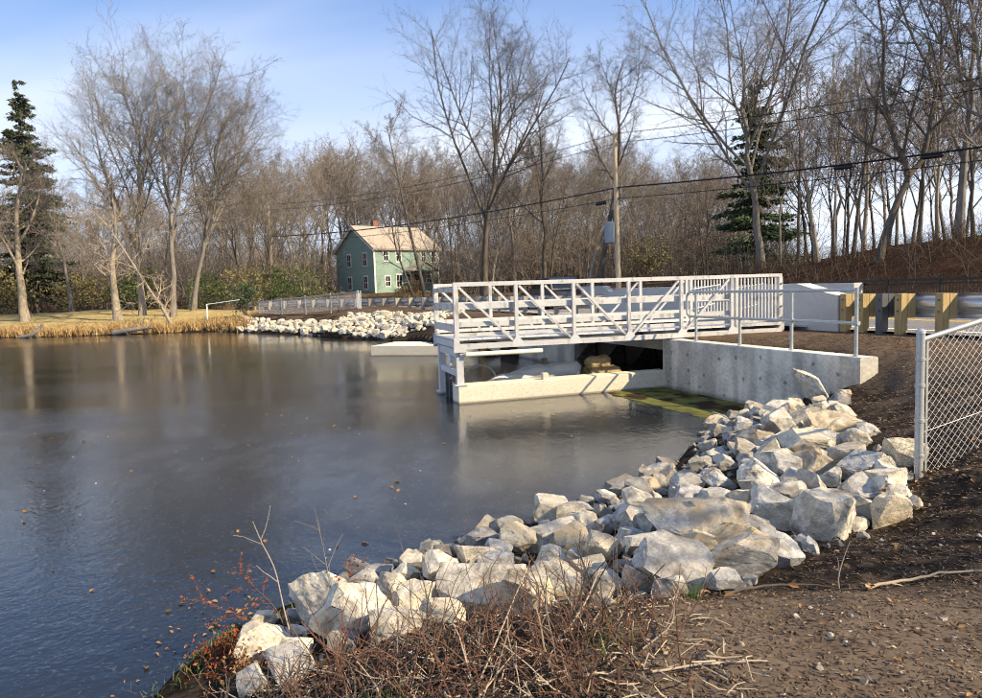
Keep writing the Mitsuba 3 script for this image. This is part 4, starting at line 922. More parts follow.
# right side
hero('very big fan-crowned bare tree in front of the dark pine', .374, 45, 20.6, .30, 'bark_grey', 'twig_grey', seed=41, fork=.30, n1=15, a1=36, l1=.98, n2=12, n3=7, n4=5, trunk_frac=.80, up=.06, shape=.80)
p = on(.535, 33)
t, c = bare_tree(42, 13, .24, path=[(0, 0, 0), (.35, 0, 1.4), (.9, .1, 2.8), (1.35, .1, 4.1), (.7, .1, 5.6), (.2, .1, 7.6), (.1, 0, 10), (-.3, 0, 12.5)], fork=.42, n1=10, a1=42, l1=.40, n2=9, n3=7, n4=5)
c = cat([c, move(bare_tree(43, 9, .15, path=[(0, 0, 0), (.75, 0, .9), (1.15, .1, 3), (1.5, .1, 5.2), (1.4, .1, 8.4)], fork=.3, n1=9, a1=42, l1=.42, n2=8, n3=6, n4=3)[1], (1.3, .1, 3.9))])
t = cat([t, move(bare_tree(43, 9, .15, path=[(0, 0, 0), (.75, 0, .9), (1.15, .1, 3), (1.5, .1, 5.2), (1.4, .1, 8.4)], fork=.3, n1=9, a1=42, l1=.42, n2=8, n3=6, n4=3)[0], (1.3, .1, 3.9))])
tree('crooked dark tree on the hillside that forks in a wide bend', 'forked_tree', p, t, c, 'bark_dark', 'twig_dark')
hero('large spreading bare tree at the upper right corner', .645, 34, 19, .24, 'bark_grey', 'twig_dark', seed=44, fork=.28, n1=13, a1=34, l1=.95, n2=12, n3=7, n4=5, trunk_frac=.84, up=.05, shape=.8)
hero('bare tree at the right edge of the hillside, stems leaning left', .70, 31, 15.5, .2, 'bark_grey', 'twig_brown', seed=45, fork=.25, n1=13, a1=42, l1=.45, n2=9, n3=7, n4=5, lean=(-.10, 0))
rp = [(.425, 43, 15, 46), (.452, 39, 13, 47), (.475, 44, 15.5, 48), (.500, 36, 12.5, 49), (.515, 41, 16, 50), (.560, 42, 16.5, 51), (.590, 36, 13, 52), (.615, 40, 15, 53), (.40, 48, 14.5, 54), (.665, 38, 14, 55), (.545, 50, 17, 56), (.485, 52, 16, 57), (.44, 54, 15, 58)]
rl_ = ['slim', 'thin dark', 'upright', 'slender short', 'tall', 'tall leaning', 'thin pale', 'slim twiggy', 'spindly', 'narrow', 'straight', 'thin far', 'slight far']
for (sl, d, top, sd), nm in zip(rp, rl_):
    hero(f'{nm} bare tree on the right hillside under the cable', sl, d, top, .105 + .02 * (sd % 3), ('bark_grey', 'bark_dark', 'bark_pale')[sd % 3], 'twig_grey' if sd % 2 else 'twig_brown', seed=sd, fork=.3, n1=11, a1=36, l1=.38, n2=7, n3=5, n4=3, lean=(((sd * 37) % 11 - 5) * .018, 0), wander=.13)

p = np.array([8.4, 1.4, g1(8.4, 1.4)]); t, c = bare_tree(61, 4.9, .09, fork=.5, n1=14, a1=42, l1=.5, n2=9, n3=6, n4=0, rmin=.008, shape=.3)
tree('small thick-crowned bare tree just outside the right edge, its shadow falling on the mulch', 'bare_tree', p, t, c, 'bark_grey', 'twig_dark')
# conifers
def conifer(seed, H, r, Rb, base, whorls, per, droop, leaf, density, shape=1.0, gap=0.0):
    rng = np.random.default_rng(seed)
    zt = np.linspace(0, 1, 9); P = np.c_[np.cumsum(rng.normal(0, .03, (9, 2)), 0), zt * H][None]; R = (r * (1 - .93 * zt))[None]
    wd, nd = [tubes(P, R, 8)], []
    for w in range(whorls):
        t = base + (1 - base) * (w + rng.random() * .5) / whorls; z = t * H
        rad = Rb * (1 - (t - base) / (1 - base)) ** shape + .25
        for b in range(per):
            if rng.random() < gap: continue
            az = rng.random() * 6.283; ln = rad * rng.uniform(.35, 1.15); z = t * H + rng.normal(0, .035 * H); K = 6; dr_ = droop * rng.uniform(.2, 1.6); s = np.linspace(0, 1, K)
            dirv = np.array([math.cos(az), math.sin(az)])
            pz = z + ln * (-dr_ * s + .55 * dr_ * s ** 2.4) + ln * .12 * s * (t > .7)
            bp = np.c_[np.outer(s * ln, dirv) + P[0, int(t * 7.99), :2], pz]
            wd.append(tubes(bp[None], (np.maximum(.012 * ln, .012) * (1.1 - s))[None], 3))
            m = int(density * ln) + 4
            q = rng.uniform(.12, 1, m) ** .8; c = np.stack([np.interp(q, s, bp[:, i]) for i in range(3)], 1)
            side = np.array([-dirv[1], dirv[0], 0])
            c += np.outer(rng.normal(0, .22, m) * ln * (.35 + .5 * q), side) + np.c_[np.zeros((m, 2)), rng.normal(-.06, .09, m)]
            ax = unit(np.c_[np.tile(dirv, (m, 1)), np.full(m, -.25)] + rng.normal(0, .5, (m, 3))); bx = unit(np.cross(ax, rng.normal(0, 1, (m, 3))))
            l = leaf * rng.uniform(.6, 1.3, (m, 1))
            tri = np.stack([c - ax * l * .5 - bx * l * .22, c - ax * l * .3 + bx * l * .26, c + ax * l * .6], 1).reshape(-1, 3)
            nd.append((tri, np.arange(len(tri)).reshape(-1, 3)))
    return cat(wd), cat(nd)
p = on(-.622, 78); t, c = conifer(3, 24.6 - p[2], .35, 4.6, .12, 52, 6, .36, .42, 34, .62, .12)
tree('dark tall spruce rising behind the left lawn', 'spruce_tree', p, t, c, 'bark_dark', 'needles_dark')
p = on(.369, 52); t, c = conifer(4, 16.6 - p[2], .28, 3.1, .10, 46, 5, .20, .34, 40, .55, .36)
tree('dark green pine standing behind the fan-crowned bare tree', 'pine_tree', p, t, c, 'bark_dark', 'needles_green')
p = on(.055, 100); t, c = conifer(6, 8, .2, 2.0, .05, 22, 6, .3, .5, 20, .8)
tree('small dark evergreen behind the footbridge near the white house', 'evergreen_tree', p, t, c, 'bark_dark', 'needles_dark')

# leafy shrubs
def shrub(seed, w, h, n, leaf, stems=12, lo=.1):
    rng = np.random.default_rng(seed); S = []
    for _ in range(stems):
        a = rng.random() * 6.283; e = rng.uniform(.3, 1); q = np.linspace(0, 1, 5)
        S.append(np.c_[np.outer(q ** 1.3 * w * .45 * e, [math.cos(a), math.sin(a)]), q * h * rng.uniform(.6, .95)])
    st = tubes(np.array(S), np.outer(np.ones(stems), np.linspace(.03, .008, 5)), 4)
    m = n; u = unit(rng.normal(0, 1, (m, 3))); rr = rng.random((m, 1)) ** .45
    c = u * rr * [w / 2, w / 2, h * .5] + [0, 0, h * (.5 + lo * .5)]
    c += (meshkit.fbm(c * 1.1, 2, seed)[:, None] - .5) * w * .5
    keep = meshkit.fbm(c * 1.6 + seed, 3, seed) > .43; c = c[keep]; m = len(c); c[:, 2] = np.maximum(c[:, 2], .05)
    ax = unit(rng.normal(0, 1, (m, 3)) + [0, 0, -.2]); bx = unit(np.cross(ax, rng.normal(0, 1, (m, 3)))); l = leaf * rng.uniform(.6, 1.3, (m, 1))
    tri = np.stack([c - ax * l * .5, c + bx * l * .28, c + ax * l * .5, c - bx * l * .28], 1).reshape(-1, 3); k = np.arange(m)[:, None] * 4
    return st, (tri, np.vstack([k + [0, 1, 2], k + [0, 2, 3]]))
def bush(label, sl, d, w, h, mat, seed, n=2600, leaf=.22, name='evergreen_shrub', stem='bark_dark'):
    p = on(sl, d); s, l = shrub(seed, w, h, n, leaf); k = thing(name, label, 'shrub'); part('stem', k, move(s, p), stem); part('leaves', k, move(l, p), mat)
bush('rounded green evergreen shrub left of the green house', -.265, 66, 5.6, 3.9, 'leaf_green', 1)
bush('olive-yellow shrub beside the far chain-link fence end', -.335, 63, 4.6, 4.0, 'leaf_olive', 2)
bush('dense green shrub between the olive one and the green house', -.300, 70, 4.6, 4.4, 'leaf_green', 3)
bush('dark green shrub at the left end of the far fence by the water', -.338, 54.5, 2.3, 2.6, 'needles_green', 4, 1600, .18)
bush('small yellow-green shrub at the foot of the gable of the green house', -.222, 68, 3.2, 2.4, 'leaf_olive', 5, 1500)
bush('olive shrub behind the left lawn', -.56, 76, 6, 4.2, 'leaf_olive', 6, 3000, .28)
bush('olive-brown shrub under the tall spruce', -.66, 74, 6, 4.5, 'leaf_olive', 7, 3000, .28)
bush('green shrub behind the big left tree group', -.48, 78, 6, 4.4, 'leaf_green', 8, 3000, .28)
bush('green shrub behind the white gate on the far lawn', -.385, 68, 4.4, 3.8, 'leaf_green', 9, 2200)
bush('tawny bush right of the utility pole', .215, 64, 5.2, 4.0, 'leaf_olive', 10, 3200, .20, 'tawny_bush')
bush('low reddish bush in front of the porch of the green house', -.105, 74, 3.0, 1.5, 'dead_leaf', 12, 1200, .16, 'low_bush')
bush('dark low evergreen by the porch of the green house', -.112, 79, 2.2, 1.3, 'needles_dark', 13, 900, .16, 'low_bush')

# the woods behind: a few kinds of tree, stood many times
kinds = []
for q in range(8):
    H = 1.0; t, c = bare_tree(100 + q, 17.0, .19, fork=(.25, .4, .5, .3)[q % 4], n1=11, a1=(27, 32, 24, 36)[q % 4], l1=(.86, .80, .9, .78)[q % 4], n2=8, n3=5, n4=4, wander=.11, trunk_frac=.84, up=.04, shape=.84, rmin=.012, lean=((q % 3 - 1) * .03, 0))
    b = ('bark_grey', 'bark_dark', 'bark_pale', 'bark_grey', 'bark_dark')[q % 5]; w = ('twig_brown', 'twig_grey', 'twig_brown', 'twig_brown')[q % 4]
    sg_ = {'type': 'shapegroup', 'trunk': mesh_dict(t, b, 60), 'crown': mesh_dict(c, w)}
    scene[f'wood_kind_{q}'] = sg_; kinds.append(f'wood_kind_{q}')
rng = np.random.default_rng(77)
def wood(sl, d, h, label, group):
    x, y = sl * d, d
    k = thing('woodland_tree', label, 'tree', group)
    scene[k] = {'type': 'instance', 'to_world': T().translate([x, y, g1(x, y) - .2]).rotate([0, 0, 1], rng.random() * 360).scale([h / 17 * rng.uniform(.9, 1.15)] * 2 + [h / 17]), 'group': {'type': 'ref', 'id': kinds[rng.integers(8)]}}
for q in range(120):      # the middle woods, from behind the lawn to the pine
    sl = -.36 + .74 * (q + rng.random()) / 120; d = rng.uniform(74, 118) if rng.random() < .75 else rng.uniform(62, 76)
    if -.24 < sl < -.07 and d < 100: d = rng.uniform(102, 125)
    wood(sl, d, (150 / 725 * d) * rng.uniform(.70, 1.0) * (1.0 if sl < .2 else .88), 'bare grey-brown tree in the woods ' + ('left of the green house' if sl < -.21 else 'behind the green house' if sl < -.06 else 'between the green house and the utility pole' if sl < .17 else 'between the utility pole and the dark pine') + (', far back' if d > 96 else ', nearer row'), 'trees of the middle woods')
for q in range(40):
    sl = -.72 + .37 * (q + rng.random()) / 40; d = rng.uniform(76, 115)
    wood(sl, d, (135 / 725 * d) * rng.uniform(.6, .92), 'bare tree in the woods behind the left lawn', 'trees behind the left lawn')
for q in range(19):
    sl = .40 + .34 * (q + rng.random()) / 19; d = rng.uniform(48, 66)
    wood(sl, d, rng.uniform(10, 15), 'bare tree far back on the right hilltop', 'trees on the right hilltop')

# undergrowth: thin stems nobody could count
def thicket(seed, n, pick, h0, h1, r, lean=.25, name='undergrowth', label='', mat='twig_brown', K=4):
    rng = np.random.default_rng(seed); xy = pick(rng, n); z = gz(xy[:, 0], xy[:, 1]); h = rng.uniform(h0, h1, n)
    P = np.empty((n, K, 3)); P[:, 0] = np.c_[xy, z - .05]; d = unit(np.c_[rng.normal(0, lean, (n, 2)), np.ones(n)])
    for k in range(1, K): P[:, k] = P[:, k - 1] + d * (h / (K - 1))[:, None]; d = unit(d + rng.normal(0, .28, (n, 3)))
    a, Ra, La = branch(rng, P, np.outer(np.ones(n), np.linspace(r, r * .4, K)), h, 5, .2, 1, 45, .5, 3, .25, 0, .7, .3, .5, r * .4)
    return stuff(name, label, 'undergrowth', cat([tubes(P, np.outer(np.ones(n), np.linspace(r, r * .4, K)), 3), tubes(a, Ra, 3)]), mat)
def by_slope(s0, s1, d0, d1):
    return lambda rng, n: (lambda d: np.c_[rng.uniform(s0, s1, n) * d, d])(rng.uniform(d0, d1, n))
def patch(seed, n, w, d, h0, h1, r):
    rng = np.random.default_rng(seed); P = np.empty((n, 5, 3)); P[:, 0] = np.c_[rng.uniform(-w, w, n), rng.uniform(-d, d, n), np.full(n, -.3)]; h = rng.uniform(h0, h1, n); dd = unit(np.c_[rng.normal(0, .16, (n, 2)), np.ones(n)])
    for k in range(1, 5): P[:, k] = P[:, k - 1] + dd * (h / 4)[:, None]; dd = unit(dd + rng.normal(0, .17, (n, 3)))
    R = rng.uniform(.5, 1.3, n)[:, None] * r * np.linspace(1, .3, 5); L = h
    a, Ra, La = branch(rng, P, R, L, 9, .15, .98, 42, .36, 4, .2, .06, .7, .4, .4, .012); b, Rb, Lb = branch(rng, a, Ra, La, 6, .2, 1, 42, .5, 2, 0, 0, .7, .3, .5, .010)
    return cat([tubes(P, R, 4), tubes(a, Ra, 3), tubes(b, Rb, 3)])
for q in range(4): scene[f'thicket_kind_{q}'] = {'type': 'shapegroup', 'stems': mesh_dict(patch(900 + q, 34, 4.5, 2.5, 2.5, 9.5, .045), ('twig_brown', 'twig_grey', 'twig_brown', 'twig_dark')[q])}
labels['undergrowth'] = {'label': 'dense brown tangle of saplings filling the woods behind the road and lawn', 'category': 'undergrowth', 'kind': 'stuff'}
rng = np.random.default_rng(31); q = 0
for row, (d0, d1, n, s0, s1) in enumerate(((66, 76, 13, .0, .38), (78, 90, 38, -.74, .38), (96, 112, 46, -.76, .38), (118, 140, 52, -.78, .40))):
    for i in range(n):
        sl = s0 + (s1 - s0) * (i + rng.random()) / n; d = rng.uniform(d0, d1)
        if -.24 < sl < -.07 and d < 97: continue
        q += 1; x, y = sl * d, d; zs = rng.uniform(.75, 1.15) * (1 + .25 * (row == 3))
        scene[f'undergrowth__{q:03d}'] = {'type': 'instance', 'to_world': T().translate([x, y, g1(x, y) - .1]).rotate([0, 0, 1], rng.uniform(-25, 25)).scale([1, 1, zs]), 'group': {'type': 'ref', 'id': f'thicket_kind_{rng.integers(4)}'}}
def hillpick(rng, n):
    s = rng.uniform(-8, 26, n); m = rng.uniform(9.6, 18, n); return (RO[:2] - np.outer(s, WD[:2]) + np.outer(m, WN[:2]))
thicket(4, 3500, hillpick, .25, 1.1, .008, .6, label='brown brush and brambles covering the right hillside', mat='bramble')
thicket(5, 420, hillpick, .8, 2.6, .012, .4, label='tall thin brush on the right hillside', mat='twig_dark')
# tawny dead grass along the far bank
def farbank(rng, n):
    line = np.array(FARSHORE[6:14]); ds = np.r_[0, np.cumsum(np.linalg.norm(np.diff(line, axis=0), axis=1))]; s = rng.uniform(0, ds[-1], n) ; s = np.where(rng.random(n) < .0, s, s)
    p = np.c_[np.interp(s, ds, line[:, 0]), np.interp(s, ds, line[:, 1])]; c = meshkit.noise(np.c_[s * .6, 0 * s, 0 * s], 5)
    return p + np.c_[rng.normal(0, .3, n), np.abs(rng.normal(0, .9, n)) * (.5 + c) + .15]
def grass(seed, n, pick, h0, h1, w, label, mat, name='dead_grass'):
    rng = np.random.default_rng(seed); xy = pick(rng, n); z = gz(xy[:, 0], xy[:, 1]); h = rng.uniform(h0, h1, n); az = rng.random(n) * 6.283; L = rng.normal(0, .35, (n, 2))
    b = np.c_[xy, z - .02]; s = np.c_[np.cos(az), np.sin(az), 0 * az] * w; m = b + np.c_[L * h[:, None] * .35, h * .6]; tp = b + np.c_[L * h[:, None], h * (1 - .2 * np.abs(L).sum(1))]
    v = np.stack([b - s, b + s, m + s * .7, m - s * .7, tp], 1).reshape(-1, 3); k = np.arange(n)[:, None] * 5
    return stuff(name, label, 'grass', (v, np.vstack([k + [0, 1, 2], k + [0, 2, 3], k + [3, 2, 4]])), mat)
grass(1, 9000, farbank, .2, .85, .03, 'tawny dead grass and weeds along the far bank', 'dry_grass')
grass(2, 2600, lambda r, n: np.c_[r.uniform(-9, -2, n), r.uniform(66, 74, n)] , .2, .5, .04, 'yellow rough grass on the verge before the green house', 'dry_grass')

# ---------------------------------------------------------------- the mulch, sticks and brush in front
rng = np.random.default_rng(21)
def slivers(x, y, l, w, rng, lift=.004, tiltz=.14):
    n = len(x); z = gz(x, y) + lift
    az = rng.random(n) * 6.283; ax = unit(np.c_[np.cos(az), np.sin(az), rng.normal(0, tiltz, n)]); bx = unit(np.cross(ax, np.c_[rng.normal(0, .4, (n, 2)), np.ones(n)])); cx = np.cross(ax, bx)
    c = np.c_[x, y, z]; l, w = l[:, None], w[:, None]
    v = np.stack([c - ax * l, c + ax * l * .3 + bx * w, c + ax * l, c + ax * l * -.2 - bx * w, c + cx * w * .55], 1).reshape(-1, 3); k = np.arange(n)[:, None] * 5
    return v, np.vstack([k + q for q in ([0, 1, 4], [1, 2, 4], [2, 3, 4], [3, 0, 4], [0, 2, 1], [0, 3, 2])])
def scatter(n, pick): 
    p = pick(n); d = pond_distance(p[:, 0], p[:, 1]); return p[d > .25]
def fg(n): y = 1.9 + 5.5 * rng.random(n) ** 1.5; return np.c_[rng.uniform(-.45, 1.05, n) * (y * .72) + .3, y]
p = scatter(36000, fg); keep = ~shapely.contains(ZONE.buffer(-.15), shapely.points(p[:, 0], p[:, 1])); p = p[keep]
stuff('mulch', 'loose dark shredded bark mulch over the near bank', 'mulch', slivers(p[:, 0], p[:, 1], rng.uniform(.006, .028, len(p)), rng.uniform(.002, .006, len(p)), rng), 'mulch_chip')
p = np.c_[rng.uniform(3.0, 8.6, 13000), rng.uniform(5.2, 15.5, 13000)]; p = p[(pond_distance(p[:, 0], p[:, 1]) > .4)]; keep = ~shapely.contains(ZONE, shapely.points(p[:, 0], p[:, 1])) & ((p - RO[:2]) @ WN[:2] < -.2); p = p[keep]
stuff('mulch', 'coarse bark mulch on the slope and crest behind the rocks and fence', 'mulch', slivers(p[:, 0], p[:, 1], rng.uniform(.015, .05, len(p)), rng.uniform(.004, .011, len(p)), rng), 'mulch_chip')
pb = scatter(380, fg); pb = pb[~shapely.contains(ZONE, shapely.points(pb[:, 0], pb[:, 1]))]; ms = []
for x_, y_ in pb:
    w_ = .006 + .016 * rng.random() ** 3; v_, f_ = protos[rng.integers(10)]; ms.append((tilt(v_ * [w_, w_ * .8, w_ * .6], rng, .5, rng.random() * 6) + [x_, y_, g1(x_, y_) + .003], f_))
stuff('pebbles', 'pebbles and clods scattered over the trodden mulch', 'pebbles', cat(ms), 'rock_brown', 30)
def leaves(n, pick, s0, s1, label, mat, lift=.012, z=None, name='fallen_leaves'):
    p = pick(n); n = len(p); zz = gz(p[:, 0], p[:, 1]) if z is None else np.full(n, z)
    az = rng.random(n) * 6.283; s = rng.uniform(s0, s1, n)[:, None]; up_ = unit(np.c_[rng.normal(0, .45, (n, 2)), np.ones(n)]); ax = unit(np.cross(up_, np.c_[np.cos(az), np.sin(az), 0 * az])); bx = np.cross(up_, ax); c = np.c_[p, zz + lift]
    cu = rng.uniform(.1, .5, n)[:, None]
    v = np.stack([c - ax * s, c - ax * s * .3 + bx * s * .55 + up_ * s * cu, c + ax * s * .4 + bx * s * .45 + up_ * s * cu, c + ax * s, c + ax * s * .4 - bx * s * .45 + up_ * s * cu, c - ax * s * .3 - bx * s * .55 + up_ * s * cu, c], 1).reshape(-1, 3)
    k = np.arange(n)[:, None] * 7
    return stuff(name, label, 'leaves', (v, np.vstack([k + q for q in ([0, 1, 6], [1, 2, 6], [2, 3, 6], [3, 4, 6], [4, 5, 6], [5, 0, 6])])), mat)
leaves(380, lambda n: scatter(n, lambda m: np.c_[rng.uniform(-1.6, 2.2, m), rng.uniform(2.2, 3.9, m)]), .006, .017, 'brown curled leaves lying in the mulch and brush', 'dead_leaf')
leaves(330, lambda n: scatter(n, lambda m: np.c_[rng.uniform(-1.9, 4.5, m), rng.uniform(3.6, 9, m)]), .015, .035, 'brown leaves caught between the riprap rocks', 'dead_leaf', .05)
def on_ice(m):
    p = np.c_[rng.uniform(-9, 2, m), rng.uniform(4.5, 15, m)]; return p[pond_distance(p[:, 0], p[:, 1]) < -.4]
leaves(80, lambda m: np.array([-2.05, 4.9]) + rng.normal(0, 1, (m, 2)) * [.25, .5], .01, .03, 'brown leaves floating in the shallows at the lower left', 'dead_leaf', .006, 0.0)
leaves(60, on_ice, .015, .045, 'a few leaves frozen onto the pond ice', 'dead_leaf', .004, 0.0)
leaves(60, on_ice, .006, .018, 'small white flakes of ice on the dark pond', 'ice_white', .002, 0.0, 'ice_flakes') if scene.setdefault('ice_white', matt((.5, .52, .55))) else None

def stem_bundle(seed, c, spread, n, h0, h1, r0, r1, lean, kids=3, K=6):
    rng = np.random.default_rng(seed); xy = np.asarray(c) + rng.normal(0, spread, (n, 2)); z = gz(xy[:, 0], xy[:, 1]); h = rng.uniform(h0, h1, n)
    P = np.empty((n, K, 3)); P[:, 0] = np.c_[xy, z - .02]; d = unit(np.c_[(xy - c) * 1.2 + rng.normal(0, lean, (n, 2)), np.ones(n)])
    for k in range(1, K): P[:, k] = P[:, k - 1] + d * (h / (K - 1))[:, None]; d = unit(d + rng.normal(0, .16, (n, 3)))
    R = rng.uniform(r0, r1, n)[:, None] * np.linspace(1, .45, K)
    out = [tubes(P, R, 5)]
    if kids:
        a, Ra, La = branch(rng, P, R, h, kids, .25, .95, 40, .42, 4, .2, .05, .7, .4, .5, r0 * .5); out.append(tubes(a, Ra, 4))
        b, Rb, Lb = branch(rng, a, Ra, La, 2, .3, 1, 40, .5, 3, .25, .05, .7, .4, .5, r0 * .4); out.append(tubes(b, Rb, 3))
    return cat(out), P
brush = [(-1.15, 3.15, 'at the far left of the foreground'), (-.92, 3.3, 'below the big cream block'), (-.68, 3.3, 'in front of the rounded cream rock, left clump'), (-.50, 3.05, 'at the bottom edge below the pale wedge'), (-.36, 3.4, 'before the very large grey-faced block'),
         (-.14, 3.05, 'at the bottom edge, centre of the brush'), (.06, 3.35, 'before the wide cream rock'), (.28, 3.1, 'at the bottom edge right of centre'), (.44, 3.45, 'before the half-buried cream rock'), (.58, 3.0, 'with a pale leaning stick, right end of the brush'), (-.3, 2.75, 'cut off by the bottom edge, left'), (.3, 2.75, 'cut off by the bottom edge, right'), (-.8, 2.85, 'cut off by the bottom edge, far left')]
for q, (x, y, lab) in enumerate(brush):
    m, P = stem_bundle(300 + q, (x, y), .11, 30, .14, .52 if y > 2.9 else .32, .0020, .0052, .55, 2)
    k = thing('dry_shrub', f'tangled dry brown brush clump {lab}', 'shrub', 'dry brush of the foreground'); labels[part('stems', k, m, 'twig_red' if q % 4 else 'twig_dark')] = {'kind': 'stuff'}
    m2, _ = stem_bundle(340 + q, (x, y), .15, 4, .12, .38, .003, .006, .9, 1); labels[part('dead_cane', k, m2, 'twig_pale' if q % 2 else 'twig_brown')] = {'kind': 'stuff'}
# litter of broken twigs under the brush
n = 620; x = rng.uniform(-1.4, 1.0, n); y = rng.uniform(2.4, 3.7, n); az = rng.random(n) * 6.283; l = rng.uniform(.03, .16, n); z = gz(x, y) + rng.uniform(.004, .05, n)
P = np.stack([np.c_[x, y, z], np.c_[x + np.cos(az) * l * .5, y + np.sin(az) * l * .5, z + rng.normal(0, .012, n)], np.c_[x + np.cos(az) * l, y + np.sin(az) * l, z + rng.normal(0, .03, n)]], 1)
stuff('twig_litter', 'broken pale twigs littering the ground under the dry brush', 'twigs', tubes(P, np.outer(rng.uniform(.0015, .005, n), [1, .9, .6]), 4), 'twig_pale')
# whips and berried stems at the water's edge
def whip(label, base, pts, r, mat, kids=0, seed=1, leafmat=None, nleaf=0, name='sapling'):
    b = np.array([*base, g1(*base) - .02]); path = smooth_line(b + np.asarray(pts, float), 5); rng = np.random.default_rng(seed)
    Rr = r * np.linspace(1, .3, len(path)); k = thing(name, label, 'plant'); part('stem', k, tubes(path[None], Rr[None], 6), mat, 60)
    Pk = path[None]
    if kids:
        a, Ra, La = branch(rng, path[None], Rr[None], np.array([np.linalg.norm(path[-1] - path[0])]), kids, .3, .98, 45, .35, 4, .15, .05, .7, .3, .5, r * .25); labels[part('twigs', k, tubes(a, Ra, 4), mat)] = {'kind': 'stuff'}; Pk = a
    if nleaf:
        i = rng.integers(0, len(Pk), nleaf); j = rng.integers(0, Pk.shape[1] - 1, nleaf); t = rng.random((nleaf, 1)); c = Pk[i, j] * (1 - t) + Pk[i, j + 1] * t + rng.normal(0, .006, (nleaf, 3))
        ax = unit(rng.normal(0, 1, (nleaf, 3))); bx = unit(np.cross(ax, rng.normal(0, 1, (nleaf, 3)))); s = rng.uniform(.005, .013, (nleaf, 1)); cx = np.cross(ax, bx)
        v = np.stack([c - ax * s, c + bx * s * .6 + cx * s * .3, c + ax * s, c - bx * s * .6 + cx * s * .3], 1).reshape(-1, 3); kk = np.arange(nleaf)[:, None] * 4
        part('leaves', k, (v, np.vstack([kk + [0, 1, 2], kk + [0, 2, 3]])), leafmat)
    return k
whip('tall bare pale whip rising over the water, left of the long cream slab', (-1.25, 4.25), [(0, 0, 0), (-.05, 0, .25), (-.10, .02, .5), (-.17, .03, .66), (-.22, .03, .80)], .0055, 'twig_pale', 3, 1)
whip('bare upright whip with twigs above the long cream slab', (-1.02, 4.2), [(0, 0, 0), (.02, 0, .3), (-.01, .02, .55), (-.05, .03, .78)], .0045, 'twig_brown', 7, 2)
whip('red-leaved twig arching left above the ice', (-1.28, 4.3), [(0, 0, 0), (-.10, .05, .22), (-.24, .08, .36), (-.36, .10, .50)], .0035, 'twig_red', 8, 3, 'red_leaf', 110, 'red_leaved_shrub')
whip('red-leaved twig lying low over the water at the left', (-1.35, 4.35), [(0, 0, 0), (-.18, .04, .16), (-.38, .06, .23), (-.56, .08, .31)], .0035, 'twig_red', 8, 4, 'red_leaf', 120, 'red_leaved_shrub')
whip('red-leaved twig reaching right above the long cream slab', (-1.15, 4.3), [(0, 0, 0), (.08, .02, .2), (.2, .04, .36), (.30, .06, .52)], .0035, 'twig_red', 9, 5, 'red_leaf', 120, 'red_leaved_shrub')
whip('thin bare whip behind the upright pale wedge', (-.72, 5.5), [(0, 0, 0), (-.01, 0, .2), (-.04, .02, .36), (-.07, .02, .48)], .0032, 'twig_brown', 2, 6)
whip('short thin whip behind the pale rock with a pointed top', (-.30, 5.5), [(0, 0, 0), (.0, 0, .2), (.05, .01, .33), (.08, .02, .46)], .0032, 'twig_brown', 2, 7)
whip('pale curved whip standing in the mulch right of the rocks', (1.92, 3.95), [(0, 0, 0), (-.01, 0, .10), (.03, .02, .21), (.07, .03, .30)], .005, 'twig_pale', 2, 8)
for q, (x, y, s) in enumerate(((-1.62, 4.25, 1.0), (-1.50, 4.0, .9), (-1.75, 4.45, .7))):
    for t in range(1):
        m, P = stem_bundle(400 + q, (x, y), .07, 16, .10, .26 * s, .0015, .003, .8, 3); k = thing('rusty_weed', ('large rust-red leafy weed at the water edge below the mossy rock', 'low orange-red weed nearest the bottom edge', 'small red weed farthest out by the ice')[q], 'weed'); labels[part('stems', k, m, 'twig_red')] = {'kind': 'stuff'}
        n = 300; i = rng.integers(0, len(P), n); c = P[i, rng.integers(1, 6, n)] + rng.normal(0, .03, (n, 3)); c[:, 2] = np.maximum(c[:, 2], .02); ax = unit(rng.normal(0, 1, (n, 3))); bx = unit(np.cross(ax, rng.normal(0, 1, (n, 3)))); sc = rng.uniform(.008, .02, (n, 1)); cx = np.cross(ax, bx)
        v = np.stack([c - ax * sc, c + bx * sc * .6 + cx * sc * .3, c + ax * sc, c - bx * sc * .6 + cx * sc * .3], 1).reshape(-1, 3); kk = np.arange(n)[:, None] * 4; part('leaves', k, (v, np.vstack([kk + [0, 1, 2], kk + [0, 2, 3]])), 'red_leaf' if q != 1 else 'dead_leaf')
def stick(label, pts, r, mat='twig_pale', name='fallen_branch', kids=0, seed=1):
    pts = np.asarray(pts, float); b = np.c_[pts[:, :2], gz(pts[:, 0], pts[:, 1]) + pts[:, 2]]; path = smooth_line(b, 5); path[:, 2] += np.random.default_rng(seed).normal(0, r * .3, len(path)); Rr = r * np.linspace(1, .5, len(path)); k = thing(name, label, 'branch')
    part('stem', k, tubes(path[None], Rr[None], 7), mat, 60)
    if kids: a, Ra, _ = branch(np.random.default_rng(seed), path[None], Rr[None], np.array([np.linalg.norm(path[-1] - path[0])]), kids, .2, .95, 35, .35, 4, .15, 0, .6, .3, .5, r * .25); part('twigs', k, tubes(a, Ra, 5), mat)
stick('pale forked fallen branch lying on the mulch at the right', [(2.02, 3.88, .02), (2.25, 3.92, .03), (2.50, 3.90, .03), (2.78, 3.86, .02)], .010, kids=3, seed=3)
stick('dark arched fallen branch beside the pale whip in the mulch', [(1.28, 3.93, .01), (1.5, 3.98, .05), (1.75, 3.98, .05), (1.95, 3.88, .01)], .009, 'twig_dark', seed=4)
stick('thin pale stick along the bottom edge', [(.62, 2.86, .02), (.9, 2.9, .02), (1.12, 2.93, .01)], .006, seed=5)
